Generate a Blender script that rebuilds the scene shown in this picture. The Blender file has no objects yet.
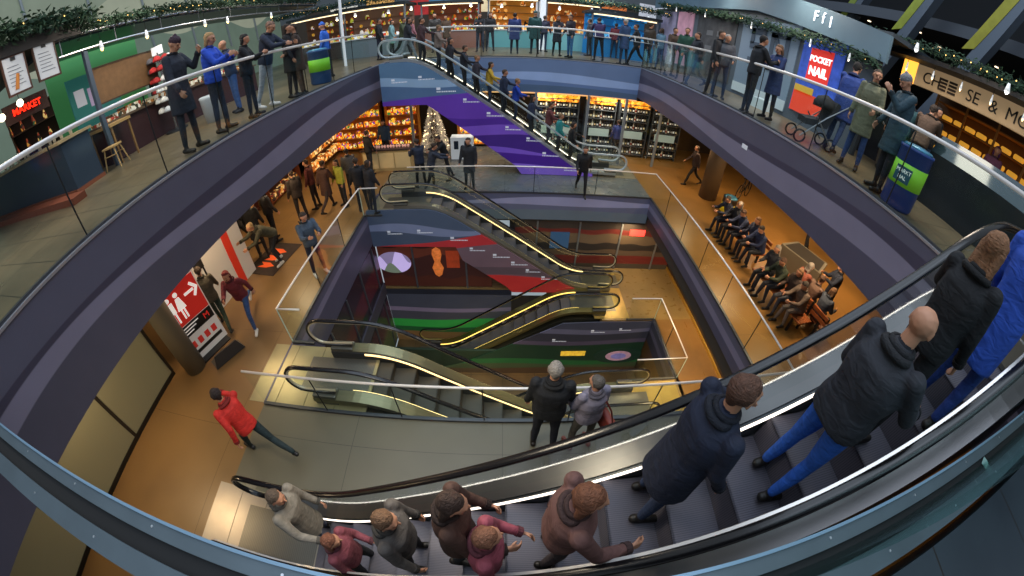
import bpy, bmesh, math, random
import numpy as np
from mathutils import Vector, Matrix
random.seed(7)
sc = bpy.context.scene
COL = sc.collection
R = math.radians
# ---------------------------------------------------------------- camera (fisheye lens on the top-level balustrade)
FPX, KPX = 369.8, -0.0216
PITCH, YAW, ROLL = R(-39.99), R(-1.76), R(1.71)
CAMZ = 1.2
cd = bpy.data.cameras.new('camera')
cam = bpy.data.objects.new('camera', cd)
COL.objects.link(cam)
sc.camera = cam
cd.type = 'PANO'
cd.panorama_type = 'FISHEYE_LENS_POLYNOMIAL'
cd.sensor_fit = 'HORIZONTAL'
cd.sensor_width = 36.0
cd.sensor_height = 20.25
cd.fisheye_fov = math.pi * 1.2
_m = 1024 / 36.0
cd.fisheye_polynomial_k0 = 0
cd.fisheye_polynomial_k1 = -_m / FPX
cd.fisheye_polynomial_k2 = 0
cd.fisheye_polynomial_k3 = -_m ** 3 * KPX / 1e5 / FPX
cd.fisheye_polynomial_k4 = 0
cd.clip_start = 0.02
cd.clip_end = 200
CM = Matrix.Rotation(YAW, 3, 'Z') @ Matrix.Rotation(math.pi / 2 + PITCH, 3, 'X') @ Matrix.Rotation(ROLL, 3, 'Z')
cam.matrix_world = Matrix.Translation((0, 0, CAMZ)) @ CM.to_4x4()


def ray(px, py):
    x, y = px - 512, py - 288
    r = math.hypot(x, y) or 1e-6
    th = r / FPX * (1 + KPX * r * r / 1e5)
    s = math.sin(th)
    return CM @ Vector((s * x / r, -s * y / r, -math.cos(th)))


def onz(px, py, z):                                   # the point of level z seen at a pixel
    d = ray(px, py)
    return Vector((0, 0, CAMZ)) + d * ((z - CAMZ) / d.z)


def ony(px, py, y):
    d = ray(px, py)
    return Vector((0, 0, CAMZ)) + d * (y / d.y)


def onx(px, py, x):
    d = ray(px, py)
    return Vector((0, 0, CAMZ)) + d * (x / d.x)


L0, L1, L2, L3 = 0.0, -4.13, -7.33, -10.15

# ---------------------------------------------------------------- materials
MC = {}


def srgb(c):
    if isinstance(c, str):
        c = [int(c[i:i + 2], 16) / 255 for i in (0, 2, 4)]
    return tuple(((v / 12.92) if v <= .04045 else ((v + .055) / 1.055) ** 2.4) for v in c[:3]) + (1,)


def newmat(name):
    m = bpy.data.materials.new(name)
    m.use_nodes = True
    nt = m.node_tree
    b = nt.nodes.get('Principled BSDF')
    return m, nt, b


def mat(c, rough=.6, metal=0, emit=0, noise=0, scale=8, ecol=None, spec=.5):
    key = ('p', str(c), rough, metal, emit, noise, scale, str(ecol), spec)
    if key in MC:
        return MC[key]
    m, nt, b = newmat('mat')
    col = srgb(c)
    b.inputs['Base Color'].default_value = col
    b.inputs['Roughness'].default_value = rough
    b.inputs['Metallic'].default_value = metal
    b.inputs['Specular IOR Level'].default_value = spec
    if emit:
        b.inputs['Emission Color'].default_value = srgb(ecol or c)
        b.inputs['Emission Strength'].default_value = emit
    if noise:
        tc = nt.nodes.new('ShaderNodeTexCoord')
        n = nt.nodes.new('ShaderNodeTexNoise')
        n.inputs['Scale'].default_value = scale
        n.inputs['Detail'].default_value = 5
        nt.links.new(tc.outputs['Object'], n.inputs['Vector'])
        r = nt.nodes.new('ShaderNodeValToRGB')
        r.color_ramp.elements[0].position = .3
        r.color_ramp.elements[1].position = .7
        r.color_ramp.elements[0].color = tuple(max(0, v * (1 - noise)) for v in col[:3]) + (1,)
        r.color_ramp.elements[1].color = tuple(min(1, v * (1 + noise)) for v in col[:3]) + (1,)
        nt.links.new(n.outputs['Fac'], r.inputs['Fac'])
        nt.links.new(r.outputs['Color'], b.inputs['Base Color'])
    MC[key] = m
    return m


def cloth(c, rough=.8, scale=7, bump=.5, var=.2):
    key = ('cl', c, scale)
    if key in MC:
        return MC[key]
    m, nt, b = newmat('cloth')
    col = srgb(c)
    tc = nt.nodes.new('ShaderNodeTexCoord')
    n = nt.nodes.new('ShaderNodeTexNoise')
    n.inputs['Scale'].default_value = scale
    n.inputs['Detail'].default_value = 4
    n.inputs['Distortion'].default_value = 1.2
    mp = nt.nodes.new('ShaderNodeMapping')
    mp.inputs['Scale'].default_value = (1, 1, 2.2)
    nt.links.new(tc.outputs['Object'], mp.inputs[0])
    nt.links.new(mp.outputs[0], n.inputs['Vector'])
    r = nt.nodes.new('ShaderNodeValToRGB')
    r.color_ramp.elements[0].position = .35
    r.color_ramp.elements[1].position = .7
    r.color_ramp.elements[0].color = tuple(v * (1 - var) for v in col[:3]) + (1,)
    r.color_ramp.elements[1].color = tuple(min(1, v * (1 + var) + .004) for v in col[:3]) + (1,)
    nt.links.new(n.outputs['Fac'], r.inputs['Fac'])
    nt.links.new(r.outputs['Color'], b.inputs['Base Color'])
    bp = nt.nodes.new('ShaderNodeBump')
    bp.inputs['Strength'].default_value = bump
    bp.inputs['Distance'].default_value = .03
    nt.links.new(n.outputs['Fac'], bp.inputs['Height'])
    nt.links.new(bp.outputs[0], b.inputs['Normal'])
    b.inputs['Roughness'].default_value = rough
    MC[key] = m
    return m


def mixrgb(nt, f, a, b):
    n = nt.nodes.new('ShaderNodeMix')
    n.data_type = 'RGBA'
    for sock, v in ((n.inputs[0], f), (n.inputs[6], a), (n.inputs[7], b)):
        if hasattr(v, 'is_output'):
            nt.links.new(v, sock)
        else:
            sock.default_value = v
    return n.outputs[2]


def mth(nt, op, a, b=None, c=None, clamp=False):
    n = nt.nodes.new('ShaderNodeMath')
    n.operation = op
    n.use_clamp = clamp
    for i, v in enumerate((a, b, c)):
        if v is None:
            continue
        if hasattr(v, 'is_output'):
            nt.links.new(v, n.inputs[i])
        else:
            n.inputs[i].default_value = v
    return n.outputs[0]


def coords(nt, kind='Object'):
    tc = nt.nodes.new('ShaderNodeTexCoord')
    s = nt.nodes.new('ShaderNodeSeparateXYZ')
    nt.links.new(tc.outputs[kind], s.inputs[0])
    return tc, s


def wavemat(axis, base, layers, rough=.45, emit=0.0, soft=.015):
    """fascia / cladding print: layers = (z0, amp, freq, phase, slope, colour) painted below z0+amp*sin(freq*t+phase)+slope*t"""
    m, nt, b = newmat('wave_print')
    tc, s = coords(nt)
    t = s.outputs[axis]
    z = s.outputs[2]
    col = srgb(base)
    for (z0, amp, fr, ph, sl, c) in layers:
        a = mth(nt, 'MULTIPLY_ADD', t, fr, ph)
        a = mth(nt, 'SINE', a)
        a2 = mth(nt, 'MULTIPLY_ADD', t, fr * .47, ph * 1.7)
        a2 = mth(nt, 'SINE', a2)
        a = mth(nt, 'MULTIPLY_ADD', a2, .6, a)
        e = mth(nt, 'MULTIPLY_ADD', a, amp, z0)
        e = mth(nt, 'MULTIPLY_ADD', t, sl, e)
        d = mth(nt, 'SUBTRACT', e, z)
        f = mth(nt, 'MULTIPLY_ADD', d, 1 / soft, .5, clamp=True)
        col = mixrgb(nt, f, col, srgb(c))
    n = nt.nodes.new('ShaderNodeTexNoise')
    n.inputs['Scale'].default_value = 1.3
    n.inputs['Detail'].default_value = 4
    nt.links.new(tc.outputs['Object'], n.inputs['Vector'])
    f = mth(nt, 'MULTIPLY_ADD', n.outputs['Fac'], .5, .75)
    mx = nt.nodes.new('ShaderNodeMix')
    mx.data_type = 'RGBA'
    mx.blend_type = 'MULTIPLY'
    mx.inputs[0].default_value = .6
    if hasattr(col, 'is_output'):
        nt.links.new(col, mx.inputs[6])
    else:
        mx.inputs[6].default_value = col
    nt.links.new(f, mx.inputs[7])
    nt.links.new(mx.outputs[2], b.inputs['Base Color'])
    b.inputs['Roughness'].default_value = rough
    if emit:
        nt.links.new(mx.outputs[2], b.inputs['Emission Color'])
        b.inputs['Emission Strength'].default_value = emit
    return m


def floormat(c1, c2, tile, rough=.3, groutc='15120f', grout=.012, nscale=.9, detail=6):
    m, nt, b = newmat('floor_surface')
    tc, s = coords(nt)
    n = nt.nodes.new('ShaderNodeTexNoise')
    n.inputs['Scale'].default_value = nscale
    n.inputs['Detail'].default_value = detail
    n.inputs['Roughness'].default_value = .6
    nt.links.new(tc.outputs['Object'], n.inputs['Vector'])
    r = nt.nodes.new('ShaderNodeValToRGB')
    r.color_ramp.elements[0].position = .35
    r.color_ramp.elements[1].position = .66
    r.color_ramp.elements[0].color = srgb(c1)
    r.color_ramp.elements[1].color = srgb(c2)
    nt.links.new(n.outputs['Fac'], r.inputs['Fac'])
    col = r.outputs['Color']
    if tile:
        fs = []
        for ax, w in ((0, tile[0]), (1, tile[1])):
            q = mth(nt, 'DIVIDE', s.outputs[ax], w)
            q = mth(nt, 'FRACT', q)
            q = mth(nt, 'LESS_THAN', q, grout / w)
            fs.append(q)
        f = mth(nt, 'MAXIMUM', fs[0], fs[1])
        col = mixrgb(nt, f, col, srgb(groutc))
    nt.links.new(col, b.inputs['Base Color'])
    b.inputs['Roughness'].default_value = rough
    n2 = nt.nodes.new('ShaderNodeTexNoise')
    n2.inputs['Scale'].default_value = 14
    rr = mth(nt, 'MULTIPLY_ADD', n2.outputs['Fac'], .25, rough - .1)
    nt.links.new(rr, b.inputs['Roughness'])
    return m


def glassmat(tint=(.86, .95, .93), refl=.09, alpha=.0):
    key = ('g', tint, refl)
    if key in MC:
        return MC[key]
    m = bpy.data.materials.new('clear_glass')
    m.use_nodes = True
    nt = m.node_tree
    nt.nodes.clear()
    o = nt.nodes.new('ShaderNodeOutputMaterial')
    t = nt.nodes.new('ShaderNodeBsdfTransparent')
    t.inputs[0].default_value = tint + (1,)
    g = nt.nodes.new('ShaderNodeBsdfGlossy')
    g.inputs['Roughness'].default_value = .07
    g.inputs[0].default_value = (.9, .97, 1, 1)
    lw = nt.nodes.new('ShaderNodeLayerWeight')
    lw.inputs[0].default_value = .12
    f = mth(nt, 'MULTIPLY_ADD', lw.outputs['Fresnel'], .38, refl * .3, clamp=True)
    mx = nt.nodes.new('ShaderNodeMixShader')
    nt.links.new(f, mx.inputs[0])
    nt.links.new(t.outputs[0], mx.inputs[1])
    nt.links.new(g.outputs[0], mx.inputs[2])
    nt.links.new(mx.outputs[0], o.inputs[0])
    MC[key] = m
    return m


def ribmat(c, axis, pitch, rough=.4, metal=.6, dark=.35):
    key = ('rib', c, axis, pitch)
    if key in MC:
        return MC[key]
    m, nt, b = newmat('ribbed_metal')
    tc, s = coords(nt)
    q = mth(nt, 'DIVIDE', s.outputs[axis], pitch)
    q = mth(nt, 'FRACT', q)
    f = mth(nt, 'LESS_THAN', q, .35)
    col = srgb(c)
    k = mixrgb(nt, f, col, tuple(v * dark for v in col[:3]) + (1,))
    nt.links.new(k, b.inputs['Base Color'])
    b.inputs['Roughness'].default_value = rough
    b.inputs['Metallic'].default_value = metal
    MC[key] = m
    return m


def stuffmat(cols, scale=8, emit=0, rough=.7):
    """patchy many-coloured surface such as produce or packed goods"""
    m, nt, b = newmat('mixed_goods')
    tc, s = coords(nt)
    v = nt.nodes.new('ShaderNodeTexVoronoi')
    v.inputs['Scale'].default_value = scale
    nt.links.new(tc.outputs['Object'], v.inputs['Vector'])
    sp = nt.nodes.new('ShaderNodeSeparateColor')
    nt.links.new(v.outputs['Color'], sp.inputs[0])
    r = nt.nodes.new('ShaderNodeValToRGB')
    r.color_ramp.interpolation = 'CONSTANT'
    for i, c in enumerate(cols):
        p = i / len(cols)
        e = r.color_ramp.elements[0] if i == 0 else (r.color_ramp.elements[1] if i == 1 else r.color_ramp.elements.new(p))
        e.position = p
        e.color = srgb(c)
    nt.links.new(sp.outputs[0], r.inputs['Fac'])
    nt.links.new(r.outputs['Color'], b.inputs['Base Color'])
    b.inputs['Roughness'].default_value = rough
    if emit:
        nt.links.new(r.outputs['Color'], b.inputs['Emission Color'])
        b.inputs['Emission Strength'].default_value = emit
    return m


# ---------------------------------------------------------------- object helpers
def tag(o, label=None, cat=None, group=None, kind=None):
    if label:
        o['label'] = label
    if cat:
        o['category'] = cat
    if group:
        o['group'] = group
    if kind:
        o['kind'] = kind
    return o


def thing(name, label, cat, loc=(0, 0, 0), rz=0, group=None):
    o = bpy.data.objects.new(name, None)
    o.empty_display_size = .1
    COL.objects.link(o)
    o.location = loc
    o.rotation_euler = (0, 0, rz)
    return tag(o, label, cat, group)


def link(name, me, m=None, parent=None, loc=None, rz=None):
    o = bpy.data.objects.new(name, me)
    COL.objects.link(o)
    if m is not None:
        for q in (m if isinstance(m, (list, tuple)) else [m]):
            me.materials.append(q)
    if parent:
        o.parent = parent
    if loc is not None:
        o.location = loc
    if rz is not None:
        o.rotation_euler = (0, 0, rz)
    return o


def me_from(bm, name='mesh', smooth=False):
    me = bpy.data.meshes.new(name)
    bmesh.ops.recalc_face_normals(bm, faces=bm.faces)
    bm.to_mesh(me)
    bm.free()
    if smooth:
        me.polygons.foreach_set('use_smooth', [True] * len(me.polygons))
    return me


class MB:
    """collects simple shapes for ONE mesh object"""

    def __init__(s):
        s.bm = bmesh.new()
        s.mi = 0

    def _f(s, vs):
        try:
            f = s.bm.faces.new(vs)
            f.material_index = s.mi
            return f
        except ValueError:
            return None

    def box(s, x0, x1, y0, y1, z0, z1, bev=0):
        v = [s.bm.verts.new((x, y, z)) for x in (x0, x1) for y in (y0, y1) for z in (z0, z1)]
        fs = [s._f([v[i] for i in q]) for q in ((0, 1, 3, 2), (4, 6, 7, 5), (0, 4, 5, 1), (2, 3, 7, 6), (0, 2, 6, 4), (1, 5, 7, 3))]
        if bev:
            es = list({e for f in fs for e in f.edges})
            bmesh.ops.bevel(s.bm, geom=es, offset=bev, segments=2, affect='EDGES', profile=.6)
        return s

    def quad(s, a, b, c, d):
        s._f([s.bm.verts.new(p) for p in (a, b, c, d)])
        return s

    def poly(s, pts):
        s._f([s.bm.verts.new(p) for p in pts])
        return s

    def prism(s, pts, axis, a0, a1):
        def mk(p, a):
            q = [p[0], p[1]]
            q.insert(axis, a)
            return s.bm.verts.new(q)
        A = [mk(p, a0) for p in pts]
        B = [mk(p, a1) for p in pts]
        s._f(A)
        s._f(B[::-1])
        n = len(pts)
        for i in range(n):
            s._f([A[i], B[i], B[(i + 1) % n], A[(i + 1) % n]])
        return s

    def tube(s, pts, r, seg=8, cap=True, radii=None):
        pts = [Vector(p) for p in pts]
        rings = []
        up0 = Vector((0, 0, 1))
        for i, p in enumerate(pts):
            a = pts[max(i - 1, 0)]
            b = pts[min(i + 1, len(pts) - 1)]
            t = (b - a).normalized()
            u = t.cross(up0)
            if u.length < 1e-3:
                u = t.cross(Vector((0, 1, 0)))
            u.normalize()
            w = u.cross(t)
            rr = radii[i] if radii else r
            rings.append([s.bm.verts.new(p + (u * math.cos(k * 2 * math.pi / seg) + w * math.sin(k * 2 * math.pi / seg)) * rr) for k in range(seg)])
        for A, B in zip(rings, rings[1:]):
            for k in range(seg):
                s._f([A[k], A[(k + 1) % seg], B[(k + 1) % seg], B[k]])
        if cap:
            s._f(rings[0][::-1])
            s._f(rings[-1])
        return s

    def lathe(s, prof, c=(0, 0, 0), seg=16, ax=1, ay=1):
        rings = []
        for r, z in prof:
            rings.append([s.bm.verts.new((c[0] + ax * r * math.cos(k * 2 * math.pi / seg), c[1] + ay * r * math.sin(k * 2 * math.pi / seg), c[2] + z)) for k in range(seg)])
        for A, B in zip(rings, rings[1:]):
            for k in range(seg):
                s._f([A[k], A[(k + 1) % seg], B[(k + 1) % seg], B[k]])
        s._f(rings[0][::-1])
        s._f(rings[-1])
        return s

    def build(s, name, m, parent=None, smooth=False, loc=None, rz=None):
        return link(name, me_from(s.bm, name, smooth), m, parent, loc, rz)


def struct(name, mb, m, **k):
    o = mb.build(name, m, **k)
    o['kind'] = 'structure'
    return o


def copy_tree(root, loc=None, rz=None, label=None, group=None):
    r = root.copy()
    COL.objects.link(r)
    if loc is not None:
        r.location = loc
    if rz is not None:
        r.rotation_euler = (0, 0, rz)
    if label:
        r['label'] = label
    if group:
        r['group'] = group
    for ch in list(root.children):
        c = ch.copy()
        COL.objects.link(c)
        c.parent = r
        for g in list(ch.children):
            d = g.copy()
            COL.objects.link(d)
            d.parent = c
    return r


def text_part(txt, name, m, parent, loc, rot, size, ext=.006, align='CENTER', spacing=1.0, bold=0):
    cu = bpy.data.curves.new(name, 'FONT')
    cu.body = txt
    cu.size = size
    cu.extrude = ext
    cu.offset = bold
    cu.align_x = align
    cu.align_y = 'CENTER'
    cu.space_character = spacing
    o = bpy.data.objects.new('tmp_text', cu)
    COL.objects.link(o)
    me = bpy.data.meshes.new_from_object(o.evaluated_get(bpy.context.evaluated_depsgraph_get()))
    bpy.data.objects.remove(o)
    o = link(name, me, m, parent, loc)
    o.rotation_euler = rot
    return o


STEEL = mat('b9bcc0', .25, .9)
DSTEEL = mat('55585c', .35, .8)
BLACK = mat('0c0c0e', .35)
RUBBER = mat('111012', .22, 0, spec=.6)
GLASS = glassmat()
# ---------------------------------------------------------------- people
SKIN = {'a': 'c08a6c', 'b': 'b57d62', 'c': 'd09c80', 'd': '7a4e38'}


class Cap:
    __slots__ = ('a', 'b', 'ra', 'rb', 'm')

    def __init__(s, a, b, ra, rb, m):
        s.a, s.b, s.ra, s.rb, s.m = Vector(a), Vector(b), ra, rb, m


def add_cap(bm, c, grow=0, seg=10):
    d = c.b - c.a
    L = d.length
    if L < 1e-5:
        t = Vector((0, 0, 1))
    else:
        t = d / L
    u = t.orthogonal().normalized()
    w = t.cross(u)
    ra, rb = c.ra + grow, c.rb + grow
    rings = []
    for k in (0, 1, 2, 3):
        a = math.pi / 2 * k / 3
        rings.append((c.a - t * ra * math.cos(a), max(ra * math.sin(a), 1e-4)))
    for k in (0, 1, 2, 3):
        a = math.pi / 2 * (3 - k) / 3
        rings.append((c.b + t * rb * math.cos(a), max(rb * math.sin(a), 1e-4)))
    vs = [[bm.verts.new(p + (u * math.cos(i * 2 * math.pi / seg) + w * math.sin(i * 2 * math.pi / seg)) * r) for i in range(seg)] for p, r in rings]
    for A, B in zip(vs, vs[1:]):
        for i in range(seg):
            bm.faces.new([A[i], A[(i + 1) % seg], B[(i + 1) % seg], B[i]])
    bm.faces.new(vs[0][::-1])
    bm.faces.new(vs[-1])


def add_loft(bm, rings, seg=16):
    """rings = (centre, half width vector, half depth vector)"""
    vs = []
    for c, wv, dv in rings:
        ring = []
        for i in range(seg):
            a = i * 2 * math.pi / seg
            ca, sa = math.cos(a), math.sin(a)
            k = .88 + .12 * abs(ca) ** .5 if False else 1
            ring.append(bm.verts.new(c + wv * (math.copysign(abs(ca) ** .8, ca)) * k + dv * (math.copysign(abs(sa) ** .9, sa)) * k))
        vs.append(ring)
    for A, B in zip(vs, vs[1:]):
        for i in range(seg):
            bm.faces.new([A[i], A[(i + 1) % seg], B[(i + 1) % seg], B[i]])
    bm.faces.new(vs[0][::-1])
    bm.faces.new(vs[-1])


def remesh(bm, vox, smooth=4):
    me = bpy.data.meshes.new('tmp')
    bmesh.ops.recalc_face_normals(bm, faces=bm.faces)
    bm.to_mesh(me)
    bm.free()
    o = bpy.data.objects.new('tmp', me)
    COL.objects.link(o)
    md = o.modifiers.new('r', 'REMESH')
    md.mode = 'VOXEL'
    md.voxel_size = vox
    md.adaptivity = 0
    if smooth:
        ms = o.modifiers.new('s', 'SMOOTH')
        ms.factor = .5
        ms.iterations = smooth
    dg = bpy.context.evaluated_depsgraph_get()
    ev = o.evaluated_get(dg)
    res = bpy.data.meshes.new_from_object(ev)
    bpy.data.objects.remove(o)
    bpy.data.meshes.remove(me)
    res.polygons.foreach_set('use_smooth', [True] * len(res.polygons))
    return res


def rx(a):
    return Matrix.Rotation(a, 3, 'X')


def ry(a):
    return Matrix.Rotation(a, 3, 'Y')


def rzm(a):
    return Matrix.Rotation(a, 3, 'Z')


POSES = dict(
    # lean, (hipL,kneeL), (hipR,kneeR), (shoulder fwd, out, elbow)L, R, head pitch, head yaw
    stand=dict(lean=2, legs=((2, 4, 3), (-3, 2, 4)), arms=((4, 9, 14), (8, 10, 18)), hp=6),
    stand2=dict(lean=1, legs=((6, 10, 5), (-2, 0, 5)), arms=((12, 12, 55), (2, 10, 12)), hp=4, hy=20),
    talk=dict(lean=4, legs=((3, 4, 5), (-2, 2, 4)), arms=((30, 12, 75), (36, 8, 70)), hp=12),
    rail=dict(lean=16, legs=((-4, 4, 4), (-14, 6, 5)), arms=((48, 10, 38), (44, 12, 44)), hp=22),
    railback=dict(lean=-4, legs=((8, 4, 4), (2, 4, 6)), arms=((-14, 22, 26), (-14, 22, 26)), hp=4),
    walk=dict(lean=6, legs=((26, 12, 2), (-22, 22, 2)), arms=((-22, 8, 18), (24, 8, 26)), hp=5),
    walk2=dict(lean=8, legs=((-26, 34, 2), (24, 6, 2)), arms=((26, 8, 34), (-20, 8, 14)), hp=8),
    stride=dict(lean=18, legs=((42, 30, 3), (-38, 38, 3)), arms=((-40, 14, 30), (44, 12, 60)), hp=4),
    ride=dict(lean=3, legs=((12, 22, 4), (-2, 3, 4)), arms=((38, 24, 34), (6, 8, 24)), hp=4),
    ride2=dict(lean=2, legs=((3, 4, 4), (4, 16, 4)), arms=((10, 10, 40), (30, 18, 45)), hp=10),
    rider=dict(lean=3, legs=((-2, 3, 4), (12, 22, 4)), arms=((6, 8, 24), (38, 24, 34)), hp=4),
    sit=dict(lean=6, legs=((84, 82, 6), (80, 84, 7)), arms=((24, 8, 60), (28, 8, 62)), hp=10, sit=1),
    sit2=dict(lean=20, legs=((86, 90, 9), (80, 76, 9)), arms=((42, 6, 50), (46, 4, 52)), hp=18, sit=1),
    bend=dict(lean=52, legs=((30, 44, 8), (14, 34, 8)), arms=((48, 8, 30), (60, 6, 34)), hp=8),
    phone=dict(lean=3, legs=((3, 4, 4), (-3, 3, 4)), arms=((44, 4, 92), (10, 10, 20)), hp=24),
    push=dict(lean=12, legs=((10, 10, 4), (-14, 12, 4)), arms=((52, 6, 30), (52, 6, 30)), hp=14),
)


def skeleton(pose, fem=False, girth=1.0):
    """facing +Y, feet near z=0, height 1.75. returns joints dict and lists of capsules"""
    P = POSES[pose]
    lean = R(P['lean'])
    J = {}
    pel = Vector((0, 0, .95))
    T = rx(-lean)                        # forward lean tips +z toward +y
    chest = pel + T @ Vector((0, 0, .40))
    neck = pel + T @ Vector((0, 0, .56))
    hp = R(P.get('hp', 0)) + lean * .35
    HM = rzm(R(P.get('hy', 0))) @ rx(-hp)
    head = neck + HM @ Vector((0, .018, .135))
    sw = .168 if fem else .19
    caps = []
    B, H_, S, F = 0, 1, 2, 3             # material slots: top, skin, trousers, shoes
    legs = []
    lows = []
    for sgn, (hf, kf, ab) in ((-1, P['legs'][0]), (1, P['legs'][1])):
        hip = pel + Vector((sgn * .09, 0, -.02))
        M1 = ry(R(-sgn * ab)) @ rx(R(hf))
        knee = hip + M1 @ Vector((0, 0, -.43))
        M2 = ry(R(-sgn * ab * .6)) @ rx(R(hf - kf))
        ank = knee + M2 @ Vector((0, 0, -.42))
        fa = min(0, (hf - kf)) * .6
        MF = rx(R(fa)) if not P.get('sit') else rx(0)
        toe = ank + MF @ Vector((sgn * .02, .155, -.045))
        heel = ank + MF @ Vector((0, -.045, -.045))
        caps += [Cap(hip, knee, .088 * girth, .058, S), Cap(knee, knee + (ank - knee) * .35, .057, .056, S), Cap(knee + (ank - knee) * .35, ank + Vector((0, 0, .05)), .056, .042, S),
                 Cap(ank, ank + Vector((0, 0, -.02)), .042, .042, F), Cap(heel, toe, .042, .036, F)]
        legs.append((hip, knee, ank, toe))
        lows.append(min(toe.z, heel.z) - .04)
    dz = -min(lows)
    arms = []
    for sgn, (sf, out, el) in ((-1, P['arms'][0]), (1, P['arms'][1])):
        sh = pel + T @ Vector((sgn * sw, 0, .49))
        M1 = ry(R(-sgn * out)) @ rx(R(sf))
        elb = sh + M1 @ Vector((0, 0, -.29))
        inw = R(sgn * min(el, 50) * .35)
        M2 = rzm(inw) @ ry(R(-sgn * out)) @ rx(R(sf + el))
        wr = elb + M2 @ Vector((0, 0, -.25))
        arms.append((sh, elb, wr, M2, sgn))
    Wd, Dp = T @ Vector((1, 0, 0)), T @ Vector((0, 1, 0))
    up = T @ Vector((0, 0, 1))
    J.update(pel=pel, T=T, neck=neck, head=head, HM=HM, legs=legs, arms=arms, sw=sw, Wd=Wd, Dp=Dp, up=up, dz=dz, caps=caps)
    return J


FING = ((-.032, .062, .0085), (-.011, .072, .009), (.011, .068, .009), (.031, .054, .0078))


def hand_caps(arm, curl=28):
    sh, elb, wr, M, sgn = arm
    out = []
    ax = M @ Vector((0, 0, -1))
    side = M @ Vector((0, 1, 0))          # forward: thumb side
    nrm = M @ Vector((-sgn, 0, 0))        # palm faces the body
    for k, (s_, L, r) in enumerate(FING):
        base = wr + ax * .085 + side * (-s_ * .95)
        palmb = wr + ax * .01 + side * (-s_ * .55)
        out.append(Cap(palmb, base, .0165, .0125, 1))
        d1 = (ax * math.cos(R(curl)) + nrm * math.sin(R(curl)))
        p1 = base + d1 * L * .5
        d2 = (ax * math.cos(R(curl * 2.4)) + nrm * math.sin(R(curl * 2.4)))
        out.append(Cap(base, p1, r * 1.1, r, 1))
        out.append(Cap(p1, p1 + d2 * L * .5, r, r * .85, 1))
    tb = wr + ax * .03 + side * .024
    t1 = tb + (ax * .6 + side * .7 + nrm * .35).normalized() * .036
    out.append(Cap(tb, t1, .013, .0105, 1))
    out.append(Cap(t1, t1 + (ax * .85 + side * .25 + nrm * .45).normalized() * .03, .0105, .0085, 1))
    return out


def body_mesh(pose, fem, girth, hi):
    J = skeleton(pose, fem, girth)
    bm = bmesh.new()
    caps = list(J['caps'])
    pel, up, Wd, Dp, T = J['pel'], J['up'], J['Wd'], J['Dp'], J['T']
    hw = .16 if fem else .152
    sw = J['sw']
    g = girth
    rings = [(pel - Vector((0, 0, .09)), Wd * .10, Dp * .07), (pel - up * .05, Wd * hw * g, Dp * .105 * g), (pel + up * .04, Wd * hw * .99 * g, Dp * .108 * g), (pel + up * .17, Wd * (.125 if fem else .14) * g, Dp * .095 * g),
             (pel + up * .31, Wd * (.145 if fem else .165) * g, Dp * .115 * g), (pel + up * .42, Wd * (sw - .012), Dp * .11 * g), (pel + up * .495, Wd * (sw - .045), Dp * .075), (pel + up * .53, Wd * .07, Dp * .05)]
    add_loft(bm, rings)
    axis = [Cap(pel - up * .05, pel + up * .04, .12, .12, 2), Cap(pel + up * .1, pel + up * .47, .12, .13, 0)]
    for a in J['arms']:
        sh, elb, wr, M, sgn = a
        caps += [Cap(sh, elb, .053, .04, 0), Cap(elb, elb + (wr - elb) * .4, .041, .038, 0), Cap(elb + (wr - elb) * .4, wr, .037, .026, 0)]
        caps += hand_caps(a)
    HM, hd, nk = J['HM'], J['head'], J['neck']
    caps += [Cap(nk - up * .05, hd - HM @ Vector((0, .012, .05)), .056, .052, 1)]
    # head: skull, jaw, nose, ears, brows, eyes, lips
    X, Y, Z = HM @ Vector((1, 0, 0)), HM @ Vector((0, 1, 0)), HM @ Vector((0, 0, 1))
    caps += [Cap(hd - Y * .022 + Z * .025, hd + Y * .012 + Z * .022, .083, .078, 1),
             Cap(hd + Y * .018 - Z * .01, hd + Y * .042 - Z * .068, .066, .034, 1),
             Cap(hd + Y * .083 + Z * .012, hd + Y * .104 - Z * .022, .009, .0145, 1),
             Cap(hd + Y * .074 + Z * .028 - X * .034, hd + Y * .082 + Z * .03 + X * .034, .013, .013, 1)]
    for s in (-1, 1):
        caps.append(Cap(hd + X * s * .078 - Y * .008 + Z * .018, hd + X * s * .082 - Y * .012 - Z * .018, .013, .009, 1))
        caps.append(Cap(hd + X * s * .045 + Y * .052 - Z * .02, hd + X * s * .03 + Y * .06 - Z * .045, .02, .018, 1))
        if hi:
            caps.append(Cap(hd + X * s * .031 + Y * .083 + Z * .008, hd + X * s * .033 + Y * .083 + Z * .008, .0072, .0072, 4))
    caps.append(Cap(hd - X * .019 + Y * .082 - Z * .048, hd + X * .019 + Y * .082 - Z * .048, .0085, .0085, 5 if hi else 1))
    for c in caps:
        add_cap(bm, c, 0, 10)
    me = remesh(bm, .0085 if hi else .02, 3 if hi else 2)
    lab = caps + axis
    n = len(me.polygons)
    cen = np.zeros(n * 3)
    me.polygons.foreach_get('center', cen)
    cen = cen.reshape(-1, 3)
    best = np.full(n, 1e9)
    idx = np.zeros(n, dtype=np.int32)
    for c in lab:
        a, b = np.array(c.a), np.array(c.b)
        d = b - a
        L = max(d @ d, 1e-9)
        t = np.clip(((cen - a) @ d) / L, 0, 1)
        dist = np.linalg.norm(cen - a - t[:, None] * d, axis=1) - (c.ra + (c.rb - c.ra) * t)
        k = dist < best
        best[k] = dist[k]
        idx[k] = c.m
    me.polygons.foreach_set('material_index', idx)
    return me, J


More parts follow.
